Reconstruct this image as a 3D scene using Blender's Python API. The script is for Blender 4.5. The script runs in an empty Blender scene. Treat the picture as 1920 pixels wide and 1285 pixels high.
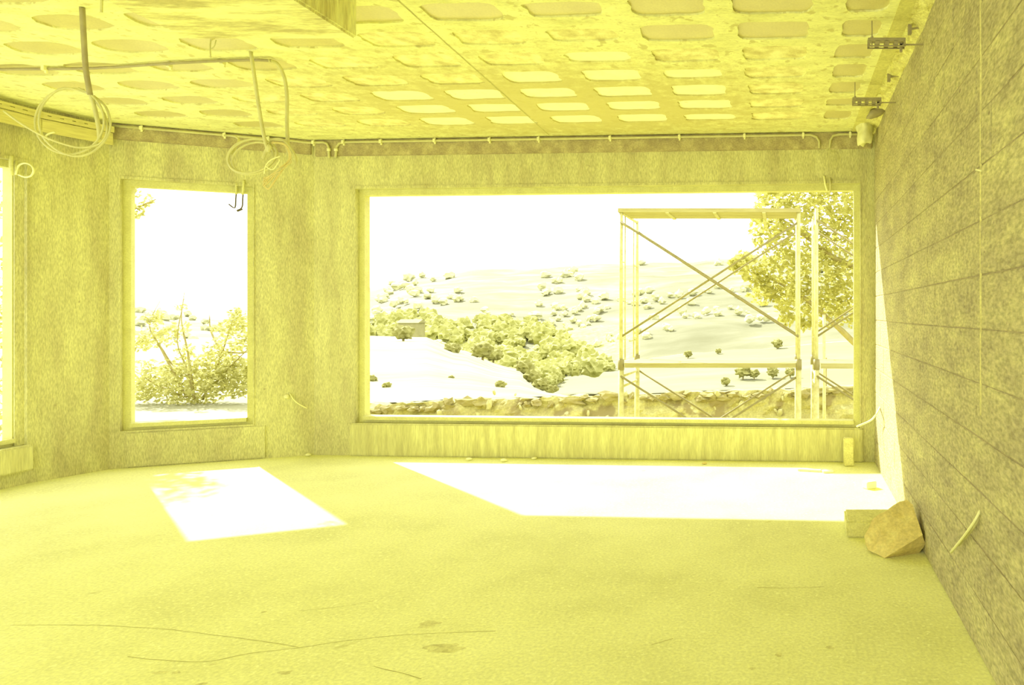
import bpy, bmesh, math, random
from mathutils import Vector, Matrix, noise

random.seed(7)
S = bpy.context.scene
COL = S.collection

# ------------------------------------------------------------------ camera
# level view camera with a shifted lens; floor at z=0, eye at 1.35 m, looking along +Y
F, CX, CY, EYE = 1300.0, 1470.0, 588.0, 1.35
cam_d = bpy.data.cameras.new('camera')
cam_d.sensor_width = 36.0
cam_d.lens = 36.0 * F / 1920.0
cam_d.shift_x = -(CX - 960.0) / 1920.0
cam_d.shift_y = (CY - 642.5) / 1920.0
cam_d.clip_start = 0.05
cam_d.clip_end = 3000
cam = bpy.data.objects.new('camera', cam_d)
cam.location = (0, 0, EYE)
cam.rotation_euler = (math.pi / 2, 0, 0)
COL.objects.link(cam)
S.camera = cam

# ------------------------------------------------------------------ sky, sun, exposure
W = bpy.data.worlds.new('sky')
S.world = W
W.use_nodes = True
bg = W.node_tree.nodes['Background']
bg.inputs[0].default_value = (1.0, 1.0, 0.97, 1)
bg.inputs[1].default_value = 2.42
SUN_DIR = Vector((0.91, -0.835, -1.0)).normalized()
sun_d = bpy.data.lights.new('sun', 'SUN')
sun_d.energy = 10.0
sun_d.angle = math.radians(0.6)
sun_d.color = (1.0, 1.0, 0.94)
sun = bpy.data.objects.new('sun', sun_d)
sun.rotation_euler = SUN_DIR.to_track_quat('-Z', 'Y').to_euler()
sun.location = (-12, 14, 14)
COL.objects.link(sun)
S.view_settings.view_transform = 'Standard'
S.view_settings.look = 'None'
S.view_settings.exposure = 0.0
S.view_settings.gamma = 1.0
S.view_settings.use_curve_mapping = False
S.cycles.diffuse_bounces = 6
S.cycles.max_bounces = 10
S.cycles.sample_clamp_indirect = 12.0

# ------------------------------------------------------------------ helpers
def at(x, y, d):
    """the point that lies d metres in front of the eye at photo position x, y"""
    return Vector(((x - CX) * d / F, d, EYE - (y - CY) * d / F))

def tag(o, label=None, cat=None, group=None, kind=None):
    if label: o['label'] = label
    if cat: o['category'] = cat
    if group: o['group'] = group
    if kind: o['kind'] = kind
    return o

def link(name, me, mat, parent=None):
    o = bpy.data.objects.new(name, me)
    COL.objects.link(o)
    if mat is not None and len(me.materials) == 0:
        me.materials.append(mat)
    if parent is not None:
        o.parent = parent
        o.matrix_parent_inverse = parent.matrix_basis.inverted()
    return o

def mesh(name, verts, faces, mat, parent=None, smooth=False):
    me = bpy.data.meshes.new(name)
    me.from_pydata([tuple(v) for v in verts], [], faces)
    me.update()
    if smooth:
        me.polygons.foreach_set('use_smooth', [True] * len(me.polygons))
    return link(name, me, mat, parent)

def from_bm(name, bm, mat, parent=None, smooth=False):
    bmesh.ops.recalc_face_normals(bm, faces=bm.faces)
    me = bpy.data.meshes.new(name)
    bm.to_mesh(me)
    bm.free()
    if smooth:
        me.polygons.foreach_set('use_smooth', [True] * len(me.polygons))
    return link(name, me, mat, parent)

def empty(name, loc, label=None, cat=None, group=None, kind=None):
    o = bpy.data.objects.new(name, None)
    o.empty_display_size = 0.1
    o.location = loc
    COL.objects.link(o)
    return tag(o, label, cat, group, kind)

class MB:
    """collects boxes, tubes and polygons into one mesh"""
    def __init__(self):
        self.v, self.f = [], []
    def add(self, vs, fs):
        n = len(self.v)
        self.v += [Vector(p) for p in vs]
        self.f += [tuple(i + n for i in f) for f in fs]
        return self
    def box(self, lo, hi, M=None):
        (a, b, c), (d, e, f) = lo, hi
        vs = [Vector(p) for p in ((a,b,c),(d,b,c),(d,e,c),(a,e,c),(a,b,f),(d,b,f),(d,e,f),(a,e,f))]
        if M: vs = [M @ p for p in vs]
        return self.add(vs, [(3,2,1,0),(4,5,6,7),(0,1,5,4),(1,2,6,5),(2,3,7,6),(3,0,4,7)])
    def tube(self, pts, r, n=8, res=1, closed=False):
        pts = [Vector(p) for p in pts]
        if res > 1: pts = spline(pts, res, closed)
        k = len(pts)
        rs = r if isinstance(r, (list, tuple)) else [r] * k
        if len(rs) != k:
            rs = [rs[min(int(i * len(rs) / k), len(rs) - 1)] for i in range(k)]
        up = None
        vs = []
        for i, p in enumerate(pts):
            if closed: t = pts[(i + 1) % k] - pts[i - 1]
            else: t = pts[min(i + 1, k - 1)] - pts[max(i - 1, 0)]
            t.normalize()
            if up is None:
                up = Vector((0, 0, 1)) if abs(t.z) < .9 else Vector((1, 0, 0))
            a = t.cross(up).normalized()
            up = a.cross(t).normalized()
            for j in range(n):
                w = 2 * math.pi * j / n
                vs.append(p + (a * math.cos(w) + up * math.sin(w)) * rs[i])
        fs = []
        for i in range(k if closed else k - 1):
            i2 = (i + 1) % k
            for j in range(n):
                j2 = (j + 1) % n
                fs.append((i * n + j, i * n + j2, i2 * n + j2, i2 * n + j))
        if not closed:
            fs.append(tuple(range(n - 1, -1, -1)))
            fs.append(tuple((k - 1) * n + j for j in range(n)))
        return self.add(vs, fs)
    def build(self, name, mat, parent=None, smooth=False):
        return mesh(name, self.v, self.f, mat, parent, smooth)

def spline(pts, res, closed=False):
    out = []
    k = len(pts)
    for i in range(k if closed else k - 1):
        if closed:
            p0, p1, p2, p3 = pts[i - 1], pts[i], pts[(i + 1) % k], pts[(i + 2) % k]
        else:
            p0, p1, p2, p3 = pts[max(i - 1, 0)], pts[i], pts[i + 1], pts[min(i + 2, k - 1)]
        for s in range(res):
            t = s / res
            out.append(0.5 * ((2 * p1) + (p2 - p0) * t + (2 * p0 - 5 * p1 + 4 * p2 - p3) * t * t
                              + (3 * p1 - p0 - 3 * p2 + p3) * t ** 3))
    if not closed: out.append(pts[-1])
    return out

def copy_tree(o, parent=None):
    c = o.copy()
    COL.objects.link(c)
    if parent is not None: c.parent = parent
    for ch in list(o.children): copy_tree(ch, c)
    return c

def lumpy(seed, r, sub=2, amp=.3, freq=1.5, squash=(1, 1, 1)):
    bm = bmesh.new()
    bmesh.ops.create_icosphere(bm, subdivisions=sub, radius=1.0)
    for v in bm.verts:
        n = noise.noise(v.co * freq + Vector((seed * 7.3, seed * 1.7, seed)))
        n2 = noise.noise(v.co * freq * 2.7 + Vector((seed, seed * 3.1, 5)))
        v.co *= r * (1 + amp * n + amp * .5 * n2)
        v.co.x *= squash[0]; v.co.y *= squash[1]; v.co.z *= squash[2]
    return bm

# ------------------------------------------------------------------ materials
def mat(name, stops, scale=4.0, rough=.85, bump=.0, bscale=60.0, stretch=(1, 1, 1), detail=6.0,
        grain=.0, gscale=220.0, spots=None, spec=.3, dist=.0):
    """procedural colour from world-space noise: stops = [(pos, rgb), ...]"""
    m = bpy.data.materials.new(name)
    m.use_nodes = True
    nt = m.node_tree
    N, L = nt.nodes, nt.links
    b = N['Principled BSDF']
    b.inputs['Roughness'].default_value = rough
    b.inputs['Specular IOR Level'].default_value = spec
    g = N.new('ShaderNodeNewGeometry')
    mp = N.new('ShaderNodeMapping')
    mp.inputs['Scale'].default_value = stretch
    L.new(g.outputs['Position'], mp.inputs['Vector'])
    tx = N.new('ShaderNodeTexNoise')
    tx.inputs['Scale'].default_value = scale
    tx.inputs['Detail'].default_value = detail
    tx.inputs['Roughness'].default_value = .62
    tx.inputs['Distortion'].default_value = dist
    L.new(mp.outputs[0], tx.inputs['Vector'])
    cr = N.new('ShaderNodeValToRGB')
    el = cr.color_ramp.elements
    while len(el) > 1: el.remove(el[-1])
    el[0].position = stops[0][0]; el[0].color = (*stops[0][1], 1)
    for p, c in stops[1:]:
        e = el.new(p); e.color = (*c, 1)
    L.new(tx.outputs['Fac'], cr.inputs['Fac'])
    col = cr.outputs['Color']
    if grain:
        t2 = N.new('ShaderNodeTexNoise')
        t2.inputs['Scale'].default_value = gscale
        t2.inputs['Detail'].default_value = 2
        L.new(mp.outputs[0] if stretch != (1, 1, 1) else g.outputs['Position'], t2.inputs['Vector'])
        r2 = N.new('ShaderNodeMapRange')
        r2.inputs['From Min'].default_value = .3; r2.inputs['From Max'].default_value = .7
        r2.inputs['To Min'].default_value = 1 - grain; r2.inputs['To Max'].default_value = 1 + grain
        L.new(t2.outputs['Fac'], r2.inputs['Value'])
        mx = N.new('ShaderNodeMix'); mx.data_type = 'RGBA'; mx.blend_type = 'MULTIPLY'
        mx.inputs['Factor'].default_value = 1
        L.new(col, mx.inputs['A']); L.new(r2.outputs['Result'], mx.inputs['B'])
        col = mx.outputs['Result']
    if spots:   # (scale, threshold, rgb): scattered stains of their own shape
        for (ss, th, rgb) in spots:
            t3 = N.new('ShaderNodeTexNoise')
            t3.inputs['Scale'].default_value = ss
            t3.inputs['Detail'].default_value = 4
            L.new(g.outputs['Position'], t3.inputs['Vector'])
            r3 = N.new('ShaderNodeMapRange')
            r3.inputs['From Min'].default_value = th; r3.inputs['From Max'].default_value = th + .06
            L.new(t3.outputs['Fac'], r3.inputs['Value'])
            mx = N.new('ShaderNodeMix'); mx.data_type = 'RGBA'
            L.new(r3.outputs['Result'], mx.inputs['Factor'])
            L.new(col, mx.inputs['A']); mx.inputs['B'].default_value = (*rgb, 1)
            col = mx.outputs['Result']
    L.new(col, b.inputs['Base Color'])
    if bump:
        t4 = N.new('ShaderNodeTexNoise')
        t4.inputs['Scale'].default_value = bscale
        t4.inputs['Detail'].default_value = 5
        L.new(mp.outputs[0] if stretch != (1, 1, 1) else g.outputs['Position'], t4.inputs['Vector'])
        bp = N.new('ShaderNodeBump')
        bp.inputs['Strength'].default_value = bump
        bp.inputs['Distance'].default_value = .02
        L.new(t4.outputs['Fac'], bp.inputs['Height'])
        L.new(bp.outputs[0], b.inputs['Normal'])
    return m

M = {}
M['floor'] = mat('floor_concrete', [(.3, (.70, .70, .29)), (.5, (.80, .805, .35)), (.7, (.86, .87, .40))], scale=1.3,
                 grain=.10, gscale=70, bump=.12, bscale=50, spots=[(42, .60, (.90, .91, .46)), (7, .70, (.66, .65, .25)), (30, .73, (.52, .47, .19))])
M['crack'] = mat('crack_dark', [(.3, (.40, .37, .13)), (.7, (.55, .52, .18))], scale=20)
M['plaster'] = mat('wall_plaster', [(.28, (.45, .405, .185)), (.5, (.58, .56, .24)), (.72, (.69, .68, .29))], scale=2.6,
                   grain=.22, gscale=80, bump=.3, bscale=60, stretch=(1.8, 1.8, .4), spots=[(17, .69, (.64, .61, .26)), (19, .70, (.40, .35, .165))])
M['apron'] = mat('brushed_plaster', [(.3, (.52, .49, .20)), (.5, (.62, .60, .24)), (.7, (.73, .72, .30))], scale=9,
                 grain=.12, gscale=60, bump=.25, bscale=40, stretch=(2.2, 2.2, .22))
M['lintel'] = mat('lintel_concrete', [(.3, (.34, .28, .14)), (.5, (.44, .375, .17)), (.72, (.60, .55, .24))], scale=9,
                  grain=.16, gscale=90, bump=.3, bscale=60)
M['rim'] = mat('window_rim_plaster', [(.3, (.60, .58, .22)), (.7, (.72, .71, .28))], scale=8, grain=.08, gscale=90)
M['rib'] = mat('ceiling_concrete', [(.33, (.70, .69, .29)), (.5, (.83, .83, .37)), (.66, (.89, .895, .42))], scale=6,
               grain=.08, gscale=60, bump=.3, bscale=30, stretch=(.6, 1.6, 1), spots=[(12, .59, (.64, .60, .24)), (34, .62, (.68, .64, .26))])
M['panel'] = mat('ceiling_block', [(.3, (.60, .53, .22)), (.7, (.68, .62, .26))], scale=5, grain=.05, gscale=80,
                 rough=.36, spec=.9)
M['panel_lit'] = mat('ceiling_block_lit', [(.3, (.90, .88, .50)), (.7, (.95, .94, .60))], scale=7, grain=.03, gscale=80, spots=[(26, .68, (.70, .64, .27))])  # sun-patch bounce and window sheen painted as a paler block colour
M['panel_half_lit'] = mat('ceiling_block_half_lit', [(.35, (.62, .55, .23)), (.5, (.78, .74, .33)), (.62, (.90, .88, .46))], scale=9, grain=.05, gscale=80)  # streaky in-between tone, window light partly painted in
def dark_mottle(m, cx, cy, rx, ry):
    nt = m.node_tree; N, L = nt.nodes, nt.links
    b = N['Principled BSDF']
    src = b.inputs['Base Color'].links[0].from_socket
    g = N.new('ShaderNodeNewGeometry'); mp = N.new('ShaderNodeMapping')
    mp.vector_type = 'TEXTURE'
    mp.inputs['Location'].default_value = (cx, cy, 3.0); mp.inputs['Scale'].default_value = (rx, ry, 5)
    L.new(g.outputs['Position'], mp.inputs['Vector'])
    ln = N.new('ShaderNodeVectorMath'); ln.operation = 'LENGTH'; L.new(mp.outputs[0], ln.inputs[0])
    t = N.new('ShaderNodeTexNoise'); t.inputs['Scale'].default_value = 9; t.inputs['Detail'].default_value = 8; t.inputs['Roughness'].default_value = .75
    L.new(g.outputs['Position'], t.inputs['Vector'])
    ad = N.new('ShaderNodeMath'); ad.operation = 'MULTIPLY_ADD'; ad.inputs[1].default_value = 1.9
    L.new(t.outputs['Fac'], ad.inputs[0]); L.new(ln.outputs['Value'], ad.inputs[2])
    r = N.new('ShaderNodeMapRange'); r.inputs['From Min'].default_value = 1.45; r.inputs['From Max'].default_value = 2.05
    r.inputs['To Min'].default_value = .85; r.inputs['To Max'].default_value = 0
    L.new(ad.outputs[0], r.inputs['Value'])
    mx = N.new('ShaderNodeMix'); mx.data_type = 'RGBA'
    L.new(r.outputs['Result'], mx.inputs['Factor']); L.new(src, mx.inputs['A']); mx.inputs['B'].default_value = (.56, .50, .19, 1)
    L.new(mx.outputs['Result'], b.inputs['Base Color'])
dark_mottle(M['rib'], -1.9, 5.55, 2.5, 1.25)  # darker ragged oval on the ribs towards the big window
M['band'] = mat('edge_band_concrete', [(.3, (.60, .56, .20)), (.7, (.72, .69, .24))], scale=6, grain=.1, gscale=60)
M['mortar'] = mat('mortar', [(.3, (.58, .52, .19)), (.5, (.70, .66, .24)), (.7, (.82, .80, .30))], scale=16, grain=.15, gscale=80, bump=.4, bscale=50)
M['block'] = mat('block_face', [(.28, (.36, .31, .165)), (.5, (.47, .42, .20)), (.72, (.58, .54, .235))], scale=7,
                 grain=.27, gscale=75, bump=.6, bscale=70, stretch=(1, .38, 1), spots=[(34, .67, (.25, .20, .11)), (26, .70, (.58, .54, .25))])
M['joint'] = mat('block_joint', [(.3, (.25, .205, .11)), (.7, (.40, .34, .17))], scale=12, grain=.2, gscale=90)
M['blackwire'] = mat('dark_wire', [(.3, (.10, .085, .03)), (.7, (.16, .13, .05))], scale=20)
M['pipe'] = mat('grey_conduit', [(.3, (.54, .51, .22)), (.7, (.66, .635, .27))], scale=10, rough=.5)
M['darkpipe'] = mat('dark_conduit', [(.3, (.33, .28, .14)), (.7, (.42, .37, .17))], scale=14, rough=.6)
M['whitepipe'] = mat('pale_conduit', [(.3, (.80, .79, .34)), (.7, (.88, .87, .42))], scale=10, rough=.5)
M['clip'] = mat('conduit_clip', [(.3, (.82, .80, .38)), (.7, (.90, .89, .45))], scale=10, rough=.5)
M['orange'] = mat('orange_wire', [(.3, (.60, .49, .16)), (.7, (.72, .62, .22))], scale=20, rough=.6)
M['steel'] = mat('dull_steel', [(.3, (.31, .265, .14)), (.7, (.42, .37, .18))], scale=20, rough=.5)
M['bag'] = mat('pale_plastic', [(.3, (.72, .70, .32)), (.7, (.88, .87, .45))], scale=14, rough=.5)
M['wood'] = mat('formwork_wood', [(.3, (.60, .54, .20)), (.7, (.76, .71, .26))], scale=8, stretch=(3, .6, 12))
M['stone'] = mat('boulder', [(.3, (.58, .48, .17)), (.5, (.70, .58, .20)), (.7, (.80, .72, .26))], scale=9, grain=.12, gscale=60, bump=.4, bscale=30)
M['brick'] = mat('grey_block', [(.3, (.64, .61, .22)), (.7, (.76, .74, .28))], scale=9, grain=.12, gscale=80, bump=.3, bscale=60)
M['white'] = mat('white_scrap', [(.3, (.85, .84, .55)), (.7, (.92, .91, .62))], scale=9)
# outdoors, lower reflectances
M['terrace'] = mat('terrace_earth', [(.3, (.42, .38, .12)), (.7, (.60, .56, .19))], scale=2, bump=.4, bscale=8)
M['bank'] = mat('earth_bank', [(.30, (.36, .31, .11)), (.5, (.48, .45, .15)), (.7, (.58, .55, .20))], scale=2.6, grain=.15, gscale=30,
                bump=.5, bscale=12, spots=[(2.2, .58, (.31, .26, .09)), (6, .62, (.64, .62, .26))])
M['lawn'] = mat('dry_grass', [(.34, (.24, .235, .10)), (.5, (.32, .315, .155)), (.64, (.42, .415, .235))], scale=.35, stretch=(.3, 1, 1), grain=.1, gscale=3)
M['field'] = mat('valley_field', [(.3, (.20, .20, .085)), (.5, (.24, .24, .11)), (.7, (.32, .315, .17))], scale=.05, stretch=(.5, 1.5, 1))
M['hill'] = mat('far_hill', [(.34, (.15, .15, .06)), (.48, (.19, .19, .09)), (.56, (.24, .24, .125)), (.66, (.32, .315, .19))], scale=.05, stretch=(.6, 1.2, 1), detail=9)
M['leaf'] = mat('leaf_green', [(.3, (.42, .39, .09)), (.5, (.56, .54, .14)), (.7, (.70, .69, .22))], scale=5, rough=.6)
M['shrubleaf'] = mat('shrub_leaf', [(.3, (.44, .42, .12)), (.5, (.58, .565, .19)), (.7, (.72, .71, .30))], scale=5, rough=.6)
M['bark'] = mat('bark', [(.3, (.34, .28, .09)), (.7, (.46, .41, .13))], scale=10, bump=.4, bscale=30)
M['woods'] = mat('woodland_crown', [(.3, (.32, .325, .085)), (.5, (.43, .43, .13)), (.7, (.56, .56, .22))], scale=.6, rough=.9)
M['darkcrown'] = mat('field_crown', [(.3, (.22, .21, .055)), (.5, (.30, .29, .08)), (.7, (.42, .41, .13))], scale=.9, rough=.9)
M['hazetree'] = mat('hazed_crown', [(.3, (.62, .62, .32)), (.7, (.72, .72, .40))], scale=.3, rough=.9)  # distance haze put into the crown colour, paler than the woodland
def leafy(m, k=.55):
    nt = m.node_tree
    b = nt.nodes['Principled BSDF']; out = nt.nodes['Material Output']
    t = nt.nodes.new('ShaderNodeBsdfTranslucent'); mx = nt.nodes.new('ShaderNodeMixShader')
    mx.inputs[0].default_value = k
    src = b.inputs['Base Color'].links[0].from_socket
    nt.links.new(src, t.inputs['Color'])
    nt.links.new(b.outputs[0], mx.inputs[1]); nt.links.new(t.outputs[0], mx.inputs[2]); nt.links.new(mx.outputs[0], out.inputs['Surface'])
leafy(M['leaf']); leafy(M['shrubleaf'])
M['scaffold'] = mat('scaffold_paint', [(.3, (.52, .48, .17)), (.5, (.64, .62, .26)), (.7, (.76, .75, .36))], scale=14, rough=.5)
M['brace'] = mat('brace_steel', [(.3, (.26, .225, .075)), (.7, (.36, .32, .11))], scale=12, rough=.5)
M['plank'] = mat('scaffold_plank', [(.3, (.38, .34, .12)), (.7, (.50, .47, .18))], scale=8, stretch=(.5, 3, 6))

# ------------------------------------------------------------------ room plan (inner faces)
H = 3.0
A = Vector((0.820, 6.29)); B = Vector((-4.48, 6.61)); C = Vector((-5.84, 6.00)); D = Vector((-6.0, 5.53))
E = Vector((-6.0, 1.2))
def rightx(y): return .735 + .0135 * y
G = Vector((rightx(-1.2), -1.2))
T = .12

class Seg:
    """a straight wall from p to q seen from inside; u runs along, w goes outward"""
    def __init__(s, p, q):
        s.p, s.q = p, q
        s.L = (q - p).length
        s.d = (q - p) / s.L
        s.n = Vector((s.d.y, -s.d.x))
        mid = (p + q) / 2
        if s.n.dot(Vector((-2.5, 3)) - mid) > 0: s.n = -s.n
    def P(s, u, w, z):
        a = s.p + s.d * u + s.n * w
        return Vector((a.x, a.y, z))
    def u_at(s, x, w=0.0):
        k = (x - CX) / F
        o = s.p + s.n * w
        return (k * o.y - o.x) / (s.d.x - k * s.d.y)
    def hit(s, x, y, w=0.0):
        u = s.u_at(x, w)
        a = s.p + s.d * u + s.n * w
        return u, EYE - (y - CY) * a.y / F
    def M(s):
        return Matrix(((s.d.x, s.n.x, 0, s.p.x), (s.d.y, s.n.y, 0, s.p.y), (0, 0, 1, 0), (0, 0, 0, 1)))
    def ring(s, mb, o, i, w0, w1):
        """slab o=(u0,u1,z0,z1) with the hole i, between depths w0 and w1"""
        def rect(r, w): return [s.P(r[0], w, r[2]), s.P(r[1], w, r[2]), s.P(r[1], w, r[3]), s.P(r[0], w, r[3])]
        vs = rect(o, w0) + rect(i, w0) + rect(o, w1) + rect(i, w1)
        fs = []
        for k in range(4):
            l = (k + 1) % 4
            fs += [(k, l, 4 + l, 4 + k), (8 + l, 8 + k, 12 + k, 12 + l), (4 + k, 4 + l, 12 + l, 12 + k), (l, k, 8 + k, 8 + l)]
        mb.add(vs, fs)

AB, BC, CD, DE = Seg(B, A), Seg(C, B), Seg(D, C), Seg(E, D)
EXT = .10
TOPZ = 3.26
def wall(name, seg, opening=None, t=T, e0=EXT, e1=EXT):
    mb = MB()
    o = (-e0, seg.L + e1, -.3, TOPZ)
    if opening:
        m_ = .055
        i = (opening[0] - m_, opening[1] + m_, opening[2] - m_, opening[3] + m_)
        seg.ring(mb, o, i, 0, t)
    else:
        mb.box((o[0], 0, o[2]), (o[1], t, o[3]), seg.M())
    return tag(mb.build(name, M['plaster']), kind='structure')

SILL, HEAD = .365, 2.468
W1 = (AB.u_at(693, T), AB.u_at(1600, T), SILL, HEAD + .01)
W2 = (BC.u_at(247, T * .5), BC.u_at(468, T), SILL + .015, HEAD)
W3 = (1.9, DE.u_at(27, .03), SILL, HEAD + .02)
wall_back = wall('wall_back', AB, W1)
wall_bl = wall('wall_back_left', BC, W2)
wall_pier = wall('wall_left_pier', CD)
wall_left = wall('wall_left', DE, W3, e0=0)

# window surrounds: a plastered ring set back in each opening
for k, (seg, w) in enumerate(((AB, W1), (BC, W2), (DE, W3)), 1):
    mb = MB()
    o = (w[0] - .056, w[1] + .056, w[2] - .056, w[3] + .056)
    seg.ring(mb, o, w, .048, T + .005)
    wn = tag(mb.build('window_%d' % k, M['rim']), kind='structure')
    # thin raised plaster bead round the opening on the room side
    mb = MB()
    seg.ring(mb, (o[0] - .010, o[1] + .010, o[2] - .012, o[3] + .024), (o[0], o[1], o[2], o[3]), -.007, .01)
    mb.build('plaster_bead', M['plaster'], wn)
    # sill
    mb = MB()
    mb.box((w[0], .02, w[2] - .03), (w[1], T + .02, w[2] + .004), seg.M())
    mb.build('sill', M['rim'], wn)

# aprons under the windows, lintel band, patches
def bevbox(name, seg, u0, u1, w0, w1, z0, z1, m, parent, bev=.012):
    bm = bmesh.new()
    vs = [bm.verts.new(seg.P(u, w, z)) for z in (z0, z1) for (u, w) in ((u0, w0), (u1, w0), (u1, w1), (u0, w1))]
    for f in ((3,2,1,0),(4,5,6,7),(0,1,5,4),(1,2,6,5),(2,3,7,6),(3,0,4,7)):
        bm.faces.new([vs[i] for i in f])
    bmesh.ops.bevel(bm, geom=list(bm.edges), offset=bev, segments=2, affect='EDGES')
    return from_bm(name, bm, m, parent)
bevbox('sill_apron', AB, W1[0] - .10, AB.L - .10, -.03, .02, .0, SILL - .055, M['apron'], wall_back)
bevbox('sill_apron', BC, W2[0] - .02, W2[1] + .16, -.014, .02, .0, SILL - .05, M['plaster'], wall_bl)
bevbox('sill_apron', DE, 1.6, DE.L - .03, -.055, .02, .11, SILL - .055, M['apron'], wall_left)
bevbox('lintel_beam', AB, .02, AB.L - .02, -.016, .02, 2.845, 2.998, M['lintel'], wall_back, .006)
bevbox('lintel_beam', BC, .02, BC.L - .02, -.014, .02, 2.86, 2.998, M['lintel'], wall_bl, .006)

def patch(name, seg, x, y, ru, rz, m, parent, seed=1, h=.02):
    u0, z0 = seg.hit(x, y)
    vs, fs = [seg.P(u0, -h, z0)], []
    R_, K = 4, 26
    for r in range(1, R_ + 1):
        for k in range(K):
            a = 2 * math.pi * k / K
            q = r / R_ * (1 + .35 * noise.noise(Vector((math.cos(a) * 2, math.sin(a) * 2, seed * 3.3))))
            hh = -h * (1 - (r / R_) ** 2) + .006 * noise.noise(Vector((a * 3, r, seed)))
            vs.append(seg.P(u0 + ru * q * math.cos(a), hh if r < R_ else .002, z0 + rz * q * math.sin(a)))
    for k in range(K):
        fs.append((0, 1 + k, 1 + (k + 1) % K))
        for r in range(R_ - 1):
            a, b2 = 1 + r * K + k, 1 + r * K + (k + 1) % K
            fs.append((a, a + K, b2 + K, b2))
    return mesh(name, vs, fs, m, parent, True)
patch('mortar_patch', AB, 1550, 305, .13, .17, M['plaster'], wall_back, 1)
patch('mortar_patch', AB, 660, 312, .20, .16, M['plaster'], wall_back, 2, .012)

# ------------------------------------------------------------------ floor
mb = MB()
fl = [Vector((G.x + .1, -3.0)), Vector((A.x + .1, A.y + .05)), A + Vector((0, .06)), B + Vector((0, .08)), C + Vector((-.06, .06)), D + Vector((-.1, 0)),
      E + Vector((-.1, 0)), Vector((-7.5, 1.2)), Vector((-7.5, -3.0))]
n = len(fl)
vs = [Vector((p.x, p.y, 0)) for p in fl] + [Vector((p.x, p.y, -.3)) for p in fl]
mb.add(vs, [tuple(range(n)), tuple(range(2 * n - 1, n - 1, -1))] + [(i, n + i, n + (i + 1) % n, (i + 1) % n) for i in range(n)])
floor = tag(mb.build('floor', M['floor']), kind='structure')
def on_floor(x, y):
    d = F * EYE / (y - CY)
    return Vector(((x - CX) * d / F, d, 0))
def crack(pts, w=.004):
    ps = spline([on_floor(*p) for p in pts], 6)
    vs, fs = [], []
    for i, p in enumerate(ps):
        t = (ps[min(i + 1, len(ps) - 1)] - ps[max(i - 1, 0)]).normalized()
        s = Vector((-t.y, t.x, 0)) * w * (.4 + .8 * abs(noise.noise(p * 6)))
        p = p + Vector((noise.noise(p * 9) * .006, noise.noise(p * 9 + Vector((5, 5, 5))) * .006, 0))
        vs += [p + s + Vector((0, 0, .0006)), p - s + Vector((0, 0, .0006))]
        if i: fs.append((2 * i - 2, 2 * i - 1, 2 * i + 1, 2 * i))
    return mesh('crack', vs, fs, M['crack'], floor)
crack([(20, 1173), (180, 1173), (320, 1182), (470, 1200), (560, 1214)], .003)
crack([(240, 1232), (320, 1240), (390, 1241), (470, 1226), (560, 1215), (700, 1196), (820, 1188), (930, 1184)], .003)
crack([(700, 1250), (740, 1260), (790, 1274)], .003)
crack([(1220, 1210), (1245, 1203), (1262, 1198)], .004)
crack([(1420, 1102), (1480, 1103), (1545, 1101)], .003)
crack([(560, 1146), (640, 1138), (700, 1128)], .002)
def stain(x, y, rx, ry, seed):
    c = on_floor(x, y)
    vs, K = [], 22
    for k in range(K):
        a = 2 * math.pi * k / K
        q = 1 + .55 * noise.noise(Vector((math.cos(a) * 1.8, math.sin(a) * 1.8, seed * 2.1)))
        vs.append(c + Vector((rx * q * math.cos(a), ry * q * math.sin(a), .0005)))
    return mesh('stain', vs, [tuple(range(K))], M['stain'], floor)
M['stain'] = mat('floor_stain', [(.4, (.58, .55, .22)), (.6, (.76, .75, .31))], scale=18, grain=.12, gscale=70)
for s in ((805, 1171, .04, .035, 1), (830, 1216, .085, .04, 2), (495, 1148, .012, .010, 3), (300, 1262, .03, .012, 5),
          (535, 1262, .025, .015, 6), (1460, 1228, .013, .016, 7), (1555, 1215, .02, .012, 9), (1410, 1254, .014, .01, 10), (378, 1283, .02, .01, 11),
          (330, 1262, .016, .01, 12), (400, 1246, .014, .008, 13)):
    stain(*s)

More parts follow.
